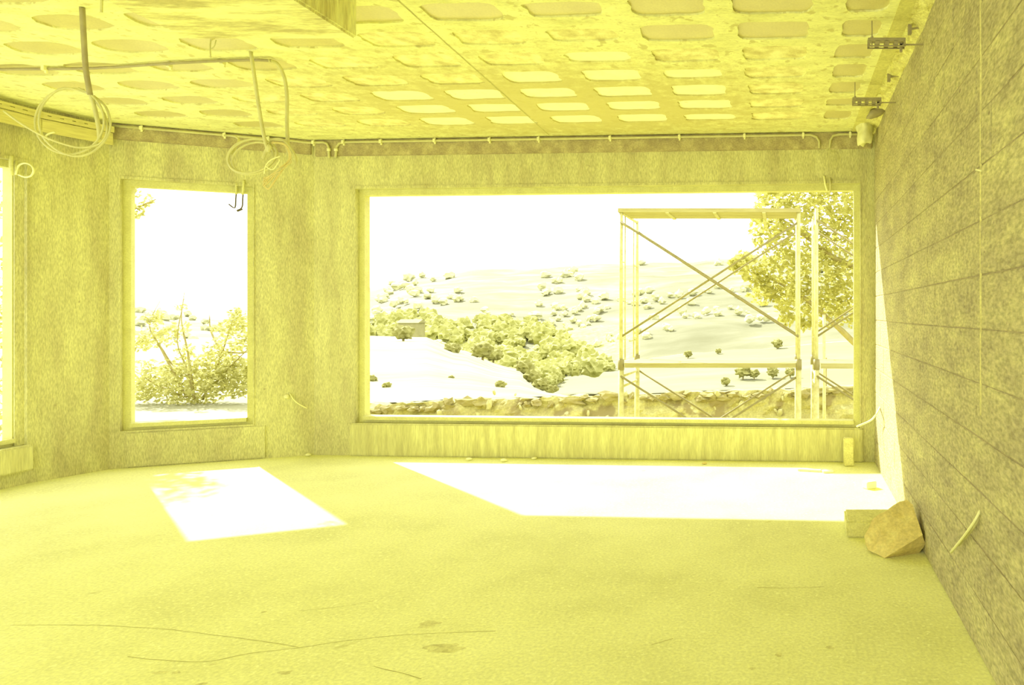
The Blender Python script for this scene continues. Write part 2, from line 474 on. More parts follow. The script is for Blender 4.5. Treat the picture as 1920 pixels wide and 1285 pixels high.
# ------------------------------------------------------------------ ceiling with its recessed blocks
RIB0, PITCH = -.62, .569
cols = [.445] + [-.06 - .568 * j for j in range(10)]
xb = [.605, .19] + [-.06 - .568 * (j + .5) for j in range(10)]      # cell borders, right to left
def rowy(k, x): return 5.83 - .35 * k - .06 * (x + .59)
NR = 11
mb = MB()
panels = []
def dist_to_walls(p):
    q = Vector((p.x, p.y))
    r = 9
    for s in (AB, BC, CD, DE):
        r = min(r, -(q - s.p).dot(s.n))
    return r
rr = random.Random(3)
for j, cx in enumerate(cols):
    x1, x0 = xb[j], xb[j + 1]
    for k in range(NR):
        cy = rowy(k, cx)
        def pt(x, v, z): return Vector((x, rowy(k, x) + v, z))
        inside = dist_to_walls(Vector((cx, cy, 0))) > (.34 if j > 3 else .2)
        hid = -3.25 < cx < -2.0 and cy < 3.6
        if not inside or hid:
            mb.add([pt(x0, -.175, H), pt(x0, .175, H), pt(x1, .175, H), pt(x1, -.175, H)], [(0, 1, 2, 3)])
            continue
        hw = (.118 if j == 0 else .212) * rr.uniform(.95, 1.05)
        hd = .124 * rr.uniform(.93, 1.06)
        left = max(0, min(1, (-2.6 - cx) / 1.2))           # slurry hides more of the blocks on the left
        hd *= 1 - .08 * left
        if rr.random() < .10: hd *= .75
        side = 7
        per = []
        for s in range(side): per.append((-1 + 2 * s / side, -1))
        for s in range(side): per.append((1, -1 + 2 * s / side))
        for s in range(side): per.append((1 - 2 * s / side, 1))
        for s in range(side): per.append((-1, 1 - 2 * s / side))
        K = len(per)
        po = 5.5 - 2.8 * left
        outer, inner, up = [], [], []
        seed = j * 13.7 + k * 3.1
        for (a, b) in per:
            ox = x0 + (a + 1) / 2 * (x1 - x0)
            outer.append(pt(ox, b * .175, H))
            q = (abs(a) ** po + abs(b) ** po) ** (-1 / po)
            nz = noise.noise(Vector((a * 2.2, b * 2.2, seed))) + .5 * noise.noise(Vector((a * 6, b * 6, seed)))
            q *= 1 - .03 + .085 * nz
            inner.append(pt(cx + a * q * hw, b * q * hd, H + .001))
            up.append(pt(cx + a * q * hw, b * q * hd, H + .013))
        fs = []
        for i in range(K):
            l = (i + 1) % K
            fs += [(i, l, K + l, K + i), (K + i, K + l, 2 * K + l, 2 * K + i)]
        mb.add(outer + inner + up, fs)
        panels.append((cx, cy, hw, hd, j, k))
# plain margins
def q4(a, b, c, d): mb.add([a, b, c, d], [(0, 1, 2, 3)])
xs = xb
for j in range(len(xs) - 1):
    x1, x0 = xs[j], xs[j + 1]
    q4(Vector((x0, rowy(0, x0) + .175, H)), Vector((x0, 7.3, H)), Vector((x1, 7.3, H)), Vector((x1, rowy(0, x1) + .175, H)))
    q4(Vector((x0, -1.5, H)), Vector((x0, rowy(NR - 1, x0) - .175, H)), Vector((x1, rowy(NR - 1, x1) - .175, H)), Vector((x1, -1.5, H)))
q4(Vector((-6.6, -1.5, H)), Vector((-6.6, 7.3, H)), Vector((xs[-1], 7.3, H)), Vector((xs[-1], -1.5, H)))
q4(Vector((xs[0], -1.5, H)), Vector((xs[0], 7.3, H)), Vector((1.2, 7.3, H)), Vector((1.2, -1.5, H)))
mb.box((-6.6, -1.5, H + .05), (1.2, 7.3, H + .25))
q4(Vector((-6.6, -1.5, H)), Vector((1.2, -1.5, H)), Vector((1.2, -1.5, H + .05)), Vector((-6.6, -1.5, H + .05)))
bm = bmesh.new()
bvs = [bm.verts.new(p) for p in mb.v]
for i_, f in enumerate(mb.f):
    fc = bm.faces.new([bvs[i] for i in f])
for s in (AB, BC, CD, DE):       # trim the slab to the outline of the walls
    q = s.P(0, T - .012, 0)
    bmesh.ops.bisect_plane(bm, geom=list(bm.verts) + list(bm.edges) + list(bm.faces), plane_co=q, plane_no=Vector((s.n.x, s.n.y, 0)), clear_outer=True)
me = bpy.data.meshes.new('ceiling'); bm.to_mesh(me); bm.free()
me.materials.append(M['rib'])
ceiling = tag(link('ceiling', me, None), kind='structure')
# trim the slab outline: walls stand up to its top, so nothing shows outside
pm = {}
LIT = {0: (2, 6), 1: (2, 6), 2: (2, 6), 3: (2, 4), 4: (3, 3)}       # blocks painted paler for window light, row by row from the big window
HALF_LIT = {0: (1, 8), 1: (1, 8), 2: (1, 8), 3: (1, 7), 4: (1, 6), 5: (3, 5)}  # blocks round them, painted with weaker window light
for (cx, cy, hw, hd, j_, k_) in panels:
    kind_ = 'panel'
    if k_ in HALF_LIT and HALF_LIT[k_][0] <= j_ <= HALF_LIT[k_][1]: kind_ = 'panel_half_lit'
    if k_ in LIT and LIT[k_][0] <= j_ <= LIT[k_][1]: kind_ = 'panel_lit'
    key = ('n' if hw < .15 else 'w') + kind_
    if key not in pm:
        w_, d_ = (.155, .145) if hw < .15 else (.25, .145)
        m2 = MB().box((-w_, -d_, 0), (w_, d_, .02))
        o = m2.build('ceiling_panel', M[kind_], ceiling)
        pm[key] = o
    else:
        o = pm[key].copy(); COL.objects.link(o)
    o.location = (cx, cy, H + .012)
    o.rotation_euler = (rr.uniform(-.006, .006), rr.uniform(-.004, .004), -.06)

# smooth concrete band and rough mortar strip along the right wall
mb = MB()
for i in range(16):
    y0 = -1.2 + i * .475; y1 = y0 + .472
    mb.box((.612, y0, H - .006), (.70, y1, H + .03))
mb.build('edge_band', M['band'], ceiling)
vs, fs = [], []
ny, nx = 150, 7
for i in range(ny + 1):
    y = .8 + i * (5.5 / ny)
    for k in range(nx + 1):
        x = .695 + (rightx(y) - .690) * k / nx
        z = H - .004 - .03 * (k / nx) ** 2 + .018 * noise.noise(Vector((x * 14, y * 5, 2))) + .012 * noise.noise(Vector((x * 30, y * 16, 7)))
        vs.append(Vector((x, y, z)))
for i in range(ny):
    for k in range(nx):
        a = i * (nx + 1) + k
        fs.append((a, a + nx + 1, a + nx + 2, a + 1))
mesh('mortar_fill', vs, fs, M['mortar'], ceiling)
# shallow shrinkage line along one rib
vs, fs = [], []
for i in range(40):
    y = 3.0 + i * 3.4 / 39
    x = -2.03 - .05 * (y - 3.6) + .004 * noise.noise(Vector((y * 6, 0, 0)))
    vs += [Vector((x - .005, y, H - .0008)), Vector((x + .005, y, H - .0008))]
    if i: fs.append((2 * i - 2, 2 * i - 1, 2 * i + 1, 2 * i))
mesh('crack', vs, fs, M['crack'], ceiling)
# dropped stub beam at the upper edge of the view
bm = bmesh.new()
vs = [bm.verts.new(p) for z in (2.742, 3.0) for p in ((-3.02, .6, z), (-2.165, .6, z), (-2.165, 3.52, z), (-3.02, 3.52, z))]
for f in ((3,2,1,0),(4,5,6,7),(0,1,5,4),(1,2,6,5),(2,3,7,6),(3,0,4,7)):
    bm.faces.new([vs[i] for i in f])
bmesh.ops.bevel(bm, geom=list(bm.edges), offset=.012, segments=2, affect='EDGES')
M['stub'] = mat('stub_beam_concrete', [(.40, (.56, .50, .21)), (.5, (.76, .73, .31)), (.58, (.89, .88, .41))], scale=3.4, grain=.12, gscale=40, stretch=(.7, 3.4, .4), bump=.3)
from_bm('stub_beam', bm, M['stub'], ceiling)

# ------------------------------------------------------------------ right wall: backing and its blocks
mb = MB()
x0, x1 = rightx(-1.2), rightx(6.6)
mb.add([(x0 + .004, -1.2, -.3), (x1 + .004, 6.6, -.3), (x1 + .2, 6.6, -.3), (x0 + .2, -1.2, -.3),
        (x0 + .004, -1.2, TOPZ), (x1 + .004, 6.6, TOPZ), (x1 + .2, 6.6, TOPZ), (x0 + .2, -1.2, TOPZ)],
       [(3,2,1,0),(4,5,6,7),(0,1,5,4),(1,2,6,5),(2,3,7,6),(3,0,4,7)])
wall_right = tag(mb.build('wall_right', M['joint']), kind='structure')
CH, BL = .2145, .41
protos = []
for s in range(4):
    g0 = .0018 + .0015 * (s % 2)
    a, c = BL / 2 - .0015, CH / 2 - g0
    e = .005
    vs = [(.02, -a, -c), (.02, a, -c), (.02, a, c), (.02, -a, c), (e * .6, -a, -c), (e * .6, a, -c), (e * .6, a, c), (e * .6, -a, c),
          (0, -a + .004, -c + e), (0, a - .004, -c + e), (0, a - .004, c - e), (0, -a + .004, c - e)]
    fs = []
    for k in range(4):
        l = (k + 1) % 4
        fs += [(k, l, 4 + l, 4 + k), (4 + k, 4 + l, 8 + l, 8 + k)]
    fs.append((8, 9, 10, 11))
    me = bpy.data.meshes.new('block')
    me.from_pydata(vs, [], fs)
    bm = bmesh.new(); bm.from_mesh(me); bmesh.ops.recalc_face_normals(bm, faces=bm.faces); bm.to_mesh(me); bm.free()
    me.materials.append(M['block'])
    protos.append(me)
rb = random.Random(5)
tilt = math.atan(.0135)
for r in range(14):
    zc = CH * (r + .5) + .0
    off = 0 if r % 2 else BL / 2
    y = 6.27 - off - BL / 2
    if off:
        me = protos[0]
    while y > 1.2:
        o = bpy.data.objects.new('block', rb.choice(protos))
        COL.objects.link(o)
        o.parent = wall_right
        o.location = (rightx(y) + rb.uniform(-.0015, .0015), y, zc)
        o.rotation_euler = (rb.uniform(-.004, .004), 0, -tilt + rb.uniform(-.002, .002))
        y -= BL
# half blocks closing every other course at the corner
for r in range(14):
    if r % 2 == 0:
        o = bpy.data.objects.new('block', protos[0]); COL.objects.link(o)
        o.parent = wall_right
        o.location = (rightx(6.17), 6.27 - BL / 4 + .0, CH * (r + .5))
        o.scale = (1, .5, 1)
        o.rotation_euler = (0, 0, -tilt)
# vertical mortar seam
vs, fs = [], []
for i in range(70):
    z = .95 + i * 2.0 / 69
    y = 2.72 + .006 * noise.noise(Vector((z * 4, 1, 0)))
    w = .007 + .006 * abs(noise.noise(Vector((z * 7, 3, 0))))
    x = rightx(y)
    vs += [(x + .002, y + w, z), (x - .004, y, z), (x + .002, y - w, z)]
    if i:
        a = 3 * i
        fs += [(a - 3, a - 2, a + 1, a), (a - 2, a - 1, a + 2, a + 1)]
M['seam'] = mat('mortar_seam', [(.35, (.50, .44, .18)), (.6, (.70, .66, .24))], scale=14, grain=.15, gscale=80)
mesh('mortar_seam', vs, fs, M['seam'], wall_right)

# ------------------------------------------------------------------ conduits along the top of the walls
def clip_at(p, u, n, parent):
    """small saddle clip round a pipe at p; u along the pipe, n toward the wall"""
    u = u.normalized(); n = n.normalized(); z = Vector((0, 0, 1))
    mb = MB()
    Mx = Matrix(((u.x, n.x, 0, p.x), (u.y, n.y, 0, p.y), (0, 0, 1, p.z), (0, 0, 0, 1)))
    mb.box((-.011, -.017, -.016), (.011, .012, .016), Mx)
    mb.box((-.007, .002, -.03), (.007, .014, .034), Mx)
    return mb.build('clip', M['clip'], parent)

def wpt(seg, x, w, z): return seg.P(seg.u_at(x, w), w, z)
PW = -.030   # pipe stands this far off the wall, clear of the lintel band
def run(name, segs_pts, label, clips, drops_clip=None, r=.011):
    pts = [wpt(s, x, PW, z) for (s, x, z) in segs_pts]
    root = empty(name, pts[0], label, 'conduit')
    MB().tube(pts, r, 8).build('pipe', M['pipe'], root, True)
    for (s, x, z) in clips:
        p = wpt(s, x, PW, z)
        clip_at(p, Vector((s.d.x, s.d.y, 0)), Vector((s.n.x, s.n.y, 0)), root)
    for (s, x, z) in (drops_clip or []):
        p = wpt(s, x, PW, z)
        mb = MB(); mb.tube([p + Vector((0, 0, .013)), p - Vector((0, 0, .013))], .0175, 8)
        mb.build('coupling', M['clip'], root, True)
    return root
Zp = 2.972
run('conduit_pipe', [(BC, 212, Zp), (BC, 330, Zp), (BC, 440, Zp), (BC, 545, Zp), (AB, 578, Zp), (AB, 606, Zp), (AB, 613, Zp - .012), (AB, 616, Zp - .045), (AB, 617, Zp - .15)],
    'grey conduit under the ceiling above the narrow window, bending down before the big window', [(BC, 265, Zp), (BC, 421, Zp), (BC, 503, Zp), (AB, 588, Zp)], [(AB, 616.5, Zp - .07)])
run('conduit_pipe', [(AB, 1536, Zp - .12), (AB, 1536, Zp - .06), (AB, 1531, Zp - .02), (AB, 1520, Zp), (AB, 1200, Zp), (AB, 900, Zp), (AB, 650, Zp), (AB, 636, Zp - .012), (AB, 631, Zp - .045), (AB, 629, Zp - .15)],
    'long grey conduit under the ceiling above the big window', [(AB, x, Zp) for x in (644, 714, 815, 918, 1010, 1144, 1274, 1396, 1506)], [(AB, 630, Zp - .07)])
run('conduit_pipe', [(AB, 1632, Zp), (AB, 1574, Zp), (AB, 1562, Zp - .012), (AB, 1557, Zp - .05), (AB, 1555, Zp - .12)],
    'short grey conduit at the right end of the wall top, curving downward', [(AB, 1594, Zp)])

# conduit across the ceiling, then bending down
root = empty('ceiling_conduit', at(0, 132, 4.64), 'dark conduit fixed along the ceiling and bending down beside the coiled hoses', 'conduit')
pts = [(-5.95, 4.70, 2.985), (-5.24, 4.64, 2.985), (-4.60, 4.62, 2.985), (-3.95, 4.52, 2.985), (-3.45, 4.47, 2.985),
       at(509, 114, 4.46)]
MB().tube(pts, .010, 8, 4).build('pipe', M['darkpipe'], root, True)
MB().tube([at(503, 114, 4.455), at(512, 115, 4.47), at(522, 122, 4.50), at(533, 145, 4.55), at(538, 180, 4.58), at(538, 235, 4.60), at(541, 292, 4.60)], .0105, 8, 4).build('drop', M['pipe'], root, True)
for (x, y) in ((84, 128), (318, 122), (418, 117)):
    d = F * 1.635 / (CY - y)
    clip_at(at(x, y, d), Vector((1, -.06, 0)), Vector((0, 1, 0)), root)

# ------------------------------------------------------------------ hanging hoses
def loop(c, rx, rz, tilt, n=14, a0=0, a1=2 * math.pi, dy=.0):
    """points of an arc in the X-Z plane round c"""
    out = []
    for i in range(n + 1):
        a = a0 + (a1 - a0) * i / n
        x, z = rx * math.cos(a), rz * math.sin(a)
        out.append(Vector((c.x + x * math.cos(tilt) - z * math.sin(tilt), c.y + dy * i / n, c.z + x * math.sin(tilt) + z * math.cos(tilt))))
    return out
d1 = 3.84
root = empty('hanging_conduit', at(155, 16, 3.74), 'dark stiff conduit hanging from the ceiling at the left with one wide coiled hose', 'conduit')
MB().tube([at(154, 14, 3.735), at(157, 70, 3.76), at(161, 130, 3.79), at(169, 178, 3.81)], .0125, 8, 4).build('pipe', M['darkpipe'], root, True)
MB().tube([at(168, 172, 3.81), at(178, 205, 3.83), at(185, 240, 3.84), at(187, 262, 3.84)], .010, 8, 4).build('sleeve', M['pipe'], root, True)
c1 = at(136, 228, d1)
MB().tube(loop(c1, .198, .185, .05, a0=1.2, a1=1.2 + 2 * math.pi, dy=-.03), .0055, 6, 3).build('coil', M['pipe'], root, True)
MB().tube([at(172, 178, 3.82), at(120, 165, 3.80), at(85, 190, 3.80), at(73, 222, 3.80), at(80, 255, 3.80), at(105, 280, 3.80), at(138, 293, 3.80), at(170, 287, 3.81),
           at(198, 262, 3.83), at(207, 232, 3.84), at(198, 200, 3.84), at(176, 180, 3.84)], .0055, 6, 4).build('coil', M['pipe'], root, True)
MB().tube([at(7, 208, 3.76), at(40, 232, 3.77), at(80, 255, 3.78), at(115, 269, 3.79), at(150, 277, 3.80), at(185, 271, 3.82), at(200, 250, 3.83), at(196, 215, 3.83), at(172, 182, 3.83)],
          .0055, 6, 4).build('tail', M['pipe'], root, True)
MB().tube([at(103, 248, 3.79), at(92, 251, 3.79), at(86, 256, 3.79), at(92, 262, 3.79)], .0045, 6, 3).build('hose_end', M['whitepipe'], root, True)

root = empty('hanging_conduit', at(470, 97, 4.37), 'second hanging conduit from the left, ending in an oval coil and orange wires', 'conduit')
MB().tube([at(470, 96, 4.37), at(478, 150, 4.41), at(486, 205, 4.45), at(495, 255, 4.48), at(503, 285, 4.50)], .0105, 8, 4).build('pipe', M['pipe'], root, True)
for k, (dx, ddy, rx, ry) in enumerate(((0, 0, .158, .105), (5, 4, .148, .098), (-3, 2, .150, .112))):
    cc = at(470 + dx, 292 + ddy, 4.52 + .012 * k)
    MB().tube(loop(cc, rx, ry, .30 - .04 * k, a0=.4, a1=.4 + 2 * math.pi, dy=.02), .0065, 6, 3).build('coil', M['pipe'], root, True)
MB().tube([at(505, 262, 4.52), at(530, 262, 4.54), at(550, 285, 4.56), at(556, 305, 4.56), at(552, 318, 4.56)], .0075, 6, 4).build('coil', M['pipe'], root, True)
MB().tube([at(421, 254, 6.1), at(440, 256, 5.6), at(448, 263, 5.0), at(442, 275, 4.62), at(434, 290, 4.55)], .008, 6, 4).build('tail', M['pipe'], root, True)
MB().tube([at(503, 285, 4.5), at(506, 272, 4.49), at(498, 285, 4.5), at(493, 298, 4.5)], .012, 6, 4).build('sleeve', M['pipe'], root, True)
rw = random.Random(11)
for k in range(7):
    j = lambda s=3: rw.uniform(-s, s)
    pts = [at(510 + j(), 268 + j(2), 4.50), at(532 + j(2), 270 + j(2), 4.50), at(543 + j(3), 285 + j(), 4.50), at(543 + j(3), 303 + j(), 4.51),
           at(527 + j(4), 318 + j(4), 4.49), at(508 + j(4), 332 + j(4), 4.50), at(496 + j(3), 342 + j(9), 4.51)]
    if k % 2: pts += [at(503 + j(2), 354 + j(2), 4.51), at(515 + j(3), 340 + j(3), 4.5), at(530 + j(4), 318 + j(4), 4.49)]
    MB().tube(pts, .0034, 5, 4).build('wire', M['orange'] if k != 3 else M['pipe'], root, True)
MB().tube([at(526, 293, 4.48), at(508, 300, 4.48), at(498, 312, 4.48), at(496, 326, 4.49)], .004, 5, 4).build('wire', M['whitepipe'], root, True)
MB().tube([at(498, 312, 4.48), at(512, 318, 4.48), at(525, 300, 4.48)], .004, 5, 4).build('wire', M['whitepipe'], root, True)

# steel rods left in the ceiling
for (x, yt, yb, lab) in ((190, -40, 23, 'thin steel rod hanging from the ceiling right of the first hanging conduit'),
                         (500, -40, 12, 'thin steel rod hanging in front of the dropped stub beam')):
    d = 3.34 if x < 300 else 3.2
    p0, p1 = at(x + 2, yt, d), at(x, yb, d)
    p0.z = max(p0.z, H + .01)
    tag(MB().tube([p0, p1], .006, 6).build('steel_rod', M['darkpipe'] if x > 300 else M['pipe']), lab, 'rod')
d = 4.05
root = empty('tie_wire', at(395, 80, d), 'bent tie wire with mortar on it hanging over the ceiling conduit', 'wire')
MB().tube([at(398, 60, d), at(394, 84, d), at(395, 108, d)], .004, 5, 3).build('stem', M['pipe'], root, True)
MB().tube([at(396, 92, d), at(402, 86, d), at(405, 75, d)], .003, 5, 3).build('prong', M['pipe'], root, True)
bm = lumpy(4, .028, 2, .5, 1.6, (.6, .6, 1.0))
bmesh.ops.translate(bm, verts=bm.verts, vec=at(398, 66, d))
from_bm('mortar_clot', bm, M['mortar'], root, True)

# ------------------------------------------------------------------ perforated metal batten at the left wall top
root = empty('perforated_batten', wpt(CD, 180, -.06, 2.9), 'long perforated batten running along the top of the left wall behind the first coil', 'batten')
mb = MB()
zt, zb = 2.955, 2.905
pl = [wpt(DE, -160, -.05, 0), wpt(DE, 30, -.05, 0), wpt(CD, 62, -.05, 0), wpt(CD, 190, -.05, 0)]
P0 = Vector((-5.93, 4.3, 0)); P1 = Vector((-5.90, 5.52, 0)); P2 = Vector((-5.76, 5.96, 0))
holes = MB()
for (a, b2, k) in ((P0, P1, 14), (P1, P2, 6)):
    u = (b2 - a); L_ = u.length; u.normalize(); nn = Vector((u.y, -u.x, 0))
    Mx = Matrix(((u.x, nn.x, 0, a.x), (u.y, nn.y, 0, a.y), (0, 0, 1, 0), (0, 0, 0, 1)))
    # two rails and short bars between leave open slots
    mb.box((0, -.006, zt - .02), (L_, .006, zt), Mx)
    mb.box((0, -.006, zb), (L_, .006, zb + .022), Mx)
    for i in range(k + 1):
        c = L_ * i / k
        mb.box((max(0, c - .026), -.006, zb + .02), (min(L_, c + .026), .006, zt - .018), Mx)
mb.build('slotted_rail', M['wood'], root)
mb = MB()
for (a, b2) in ((P0, P1), (P1, P2)):
    u = (b2 - a); L_ = u.length; u.normalize(); nn = Vector((u.y, -u.x, 0))
    Mx = Matrix(((u.x, nn.x, 0, a.x), (u.y, nn.y, 0, a.y), (0, 0, 1, 0), (0, 0, 0, 1)))
    mb.box((0, -.03, 2.80), (L_, -.012, zb - .006), Mx)
mb.build('board', M['wood'], root)

# ------------------------------------------------------------------ slotted struts hanging by the right wall
def strut(d, xl, xr, y, yrod, xrod, label):
    a = at(xl, y, d); b2 = at(xr, y, d)
    root = empty('slotted_strut', a, label, 'bracket', 'slotted strut hangers along the right wall')
    L_ = b2.x - a.x
    Mx = Matrix.Translation(a)
    mb = MB()
    mb.box((0, -.02, .012), (L_, .02, .030), Mx)            # web
    mb.box((0, -.02, -.020), (L_, -.017, -.012), Mx)        # front lip
    mb.box((0, .017, -.020), (L_, .02, -.012), Mx)
    for i in range(5):
        c = L_ * (i / 4)
        h = .012
        mb.box((max(0, c - h), -.02, -.014), (min(L_, c + h), -.017, .014), Mx)
        mb.box((max(0, c - h), .017, -.014), (min(L_, c + h), .02, .014), Mx)
    mb.build('channel', M['steel'], root)
    mb = MB()
    top = at(xrod, y, d); top.z = H + .005
    bot = at(xrod, y, d)
    mb.tube([bot - Vector((0, 0, .015)), top], .0035, 6)
    mb.build('threaded_rod', M['steel'], root)
    mb = MB(); mb.tube([bot + Vector((0, 0, .03)), bot + Vector((0, 0, .042))], .009, 6); mb.build('nut', M['steel'], root)
    mb = MB()
    e = b2
    mb.box((e.x - .028, e.y + .005, e.z - .04), (e.x - .014, e.y + .02, e.z + .035))
    mb.box((e.x - .03, e.y + .005, e.z - .003), (rightx(d) + .004, e.y + .013, e.z + .005))
    mb.build('wall_lug', M['steel'], root)
strut(3.92, 1627, 1697, 83, 38, 1635, 'nearer and larger of the two slotted steel struts by the right wall top')
strut(4.96, 1598, 1652, 192, 153, 1603, 'farther and smaller slotted steel strut, above the corner of the big window wall')
# short steel pegs in the rough mortar strip
for (x, y, lab) in ((1705, 55, 'stub of dark steel peg above the nearer slotted strut'), (1666, 145, 'dark steel peg between the two slotted struts')):
    d = F * 1.62 / (CY - y)
    p = at(x, y, d)
    mb = MB(); mb.box((p.x - .008, p.y - .012, p.z - .03), (p.x + .012, p.y + .012, p.z + .03))
    mb.tube([p, Vector((rightx(d) + .004, d, p.z + .012))], .006, 6)
    tag(mb.build('steel_peg', M['steel']), lab, 'peg')

# crumpled pale plastic stuffed into the corner
bm = lumpy(9, .112, 3, .35, 1.4, (.66, .7, 1.25))
for v in bm.verts:
    v.co += Vector((noise.noise(v.co * 18), noise.noise(v.co * 18 + Vector((9, 0, 0))), noise.noise(v.co * 18 + Vector((0, 9, 0))))) * .024
    v.co.z -= .03 * (v.co.x / .06) ** 2
bmesh.ops.translate(bm, verts=bm.verts, vec=at(1622, 243, 6.05))
tag(from_bm('plastic_bag', bm, M['bag'], None, True), 'crumpled pale plastic bundle stuffed in the ceiling corner by the right wall', 'bag')
bm = lumpy(15, .07, 2, .4, 1.5, (1.2, .9, .45))
bmesh.ops.rotate(bm, verts=bm.verts, matrix=Matrix.Rotation(-.35, 3, 'Y'))
bmesh.ops.translate(bm, verts=bm.verts, vec=at(1642, 212, 5.6))
tag(from_bm('dark_rag', bm, M['steel'], None, True), 'dark scrap jammed above the pale plastic bundle in the corner', 'scrap')

# ------------------------------------------------------------------ stubs over the windows
def stub(name, pts, r, m, label, cat='conduit', group=None, res=4):
    o = MB().tube(pts, r, 7, res).build(name, m, None, True)
    return tag(o, label, cat, group)
def wz(seg, x, y, w):
    u, z = seg.hit(x, y, w)
    return seg.P(u, w, z)
stub('conduit_stub', [wz(AB, 1545, 330, -.012), wz(AB, 1547, 344, -.022), wz(AB, 1551, 358, .03)], .009, M['whitepipe'], 'pale conduit stub over the big window head, left of a pair')
stub('conduit_stub', [wz(AB, 1556, 334, -.012), wz(AB, 1557, 346, -.020), wz(AB, 1556, 362, .04)], .009, M['pipe'], 'duller conduit stub over the big window head, right of a pair')
stub('conduit_stub', [wz(BC, 443, 345, -.008), wz(BC, 443, 356, .03), wz(BC, 443, 364, .05)], .010, M['rim'], 'left conduit stub at the head of the narrow window')
stub('conduit_stub', [wz(BC, 457, 338, -.008), wz(BC, 456, 354, -.014), wz(BC, 455, 364, .05)], .010, M['rim'], 'right conduit stub at the head of the narrow window')
root = empty('wire_loop', wz(BC, 443, 362, .05), 'dark wires dangling into the narrow window from its two conduit stubs', 'wire')
MB().tube([wz(BC, 443, 358, .05), wz(BC, 442, 376, .05), wz(BC, 440, 390, .05), wz(BC, 429, 383, .06)], .0055, 6, 4).build('wire', M['blackwire'], root)
MB().tube([wz(BC, 456, 358, .05), wz(BC, 455, 376, .05), wz(BC, 454, 388, .05), wz(BC, 448, 394, .05)], .0055, 6, 4).build('wire', M['blackwire'], root)
mb = MB(); p = wz(BC, 449, 394, .05)
mb.tube([p - Vector((.02, 0, .008)), p, p + Vector((.022, 0, .01))], .010, 6)
mb.build('tape_wrap', M['blackwire'], root)
stub('conduit_stub', [wz(DE, 21, 292, -.01), wz(DE, 21, 312, -.012), wz(DE, 22, 328, .01)], .013, M['rim'], 'thicker conduit stub over the far left window')
stub('conduit_stub', [wz(CD, 62, 286, -.012) + Vector((-.09, -.02, 0)), wz(DE, 30, 308, -.02), wz(DE, 31, 326, -.01)], .009, M['rim'], 'thinner conduit stub over the far left window')
dl = 5.40
stub('hose_loop', [at(30, 328, dl), at(34, 312, dl), at(46, 306, dl), at(58, 310, dl), at(63, 320, dl), at(58, 330, dl), at(46, 332, dl), at(32, 326, dl + .02)], .007, M['whitepipe'],
     'small pale hose loop at the top of the far left window jamb', 'hose')

# small things on the walls
root = empty('cable_stub', wz(BC, 540, 743, 0), 'pale cable sticking out of the wall between the two windows', 'cable')
bm = lumpy(21, .022, 2, .3, 1.5); bmesh.ops.translate(bm, verts=bm.verts, vec=wz(BC, 538, 744, -.01))
from_bm('plug', bm, M['bag'], root, True)
MB().tube([wz(BC, 543, 738, -.01), wz(BC, 551, 750, -.05), wz(BC, 562, 759, -.06), wz(BC, 576, 766, -.05)], .005, 6, 4).build('cable', M['whitepipe'], root, True)
def rw_pt(x, y, off=0.0):
    k = (x - CX) / F
    Y = (.735 - off) / (k - .0135)
    return Vector((rightx(Y) - off, Y, EYE - (y - CY) * Y / F))
root = empty('cable_pair', rw_pt(1838, 960), 'two short pale conduits poking out low on the right wall', 'cable')
MB().tube([rw_pt(1838, 958, -.004), rw_pt(1826, 980, .02), rw_pt(1806, 1008, .03), rw_pt(1783, 1036, .03)], .006, 6, 4).build('conduit', M['whitepipe'], root, True)
MB().tube([rw_pt(1837, 966, -.004), rw_pt(1828, 985, .012), rw_pt(1812, 1006, .016), rw_pt(1798, 1022, .016)], .006, 6, 4).build('conduit', M['pipe'], root, True)
tag(MB().tube([rw_pt(1842, 321, -.004), rw_pt(1829, 318, .02)], .004, 6).build('nail', M['clip']), 'pale nail standing out of the right wall at the vertical seam', 'nail')
stub('cable_end', [rw_pt(1650, 764, -.004), rw_pt(1643, 777, .06), Vector(at(1632, 789, 5.80)), Vector(at(1607, 800, 5.72))], .008, M['white'],
     'bright white cable end curving out of the right wall by the corner', 'cable')

# ------------------------------------------------------------------ things on the floor
def boxthing(name, cx, cy, sx, sy, sz, rz, m, label, cat, bev=.008, tilt=0, seed=0, rough=.0):
    bm = bmesh.new()
    bmesh.ops.create_cube(bm, size=1)
    for v in bm.verts: v.co = Vector((v.co.x * sx, v.co.y * sy, (v.co.z + .5) * sz))
    bmesh.ops.bevel(bm, geom=list(bm.edges), offset=bev, segments=2, affect='EDGES')
    if rough:
        bmesh.ops.subdivide_edges(bm, edges=list(bm.edges), cuts=2, use_grid_fill=True)
        for v in bm.verts:
            k = noise.noise(v.co * 22 + Vector((seed, 0, 0)))
            if v.co.z > .004: v.co += Vector((k, noise.noise(v.co * 25 + Vector((3, seed, 0))), k * .6)) * rough
    Rm = Matrix.Rotation(rz, 3, 'Z') @ Matrix.Rotation(tilt, 3, 'X')
    for v in bm.verts: v.co = Rm @ v.co
    zmin = min(v.co.z for v in bm.verts)
    for v in bm.verts: v.co.z -= zmin - .0005
    o = from_bm(name, bm, m)
    o.location = (cx, cy, 0)
    return tag(o, label, cat)
boxthing('concrete_block', .545, 4.285, .33, .25, .105, -.03, M['brick'], 'grey solid concrete block lying flat behind the boulder', 'block', .010, rough=.004)
boxthing('upright_brick', .572, 6.14, .086, .06, .245, .05, M['brick'], 'narrow brick standing upright against the wall below the big window', 'brick', .006, -.05, 3, .004)
boxthing('white_scrap', .660, 5.36, .09, .07, .055, .5, M['white'], 'small white cube of scrap in the sun by the right wall', 'scrap', .005)
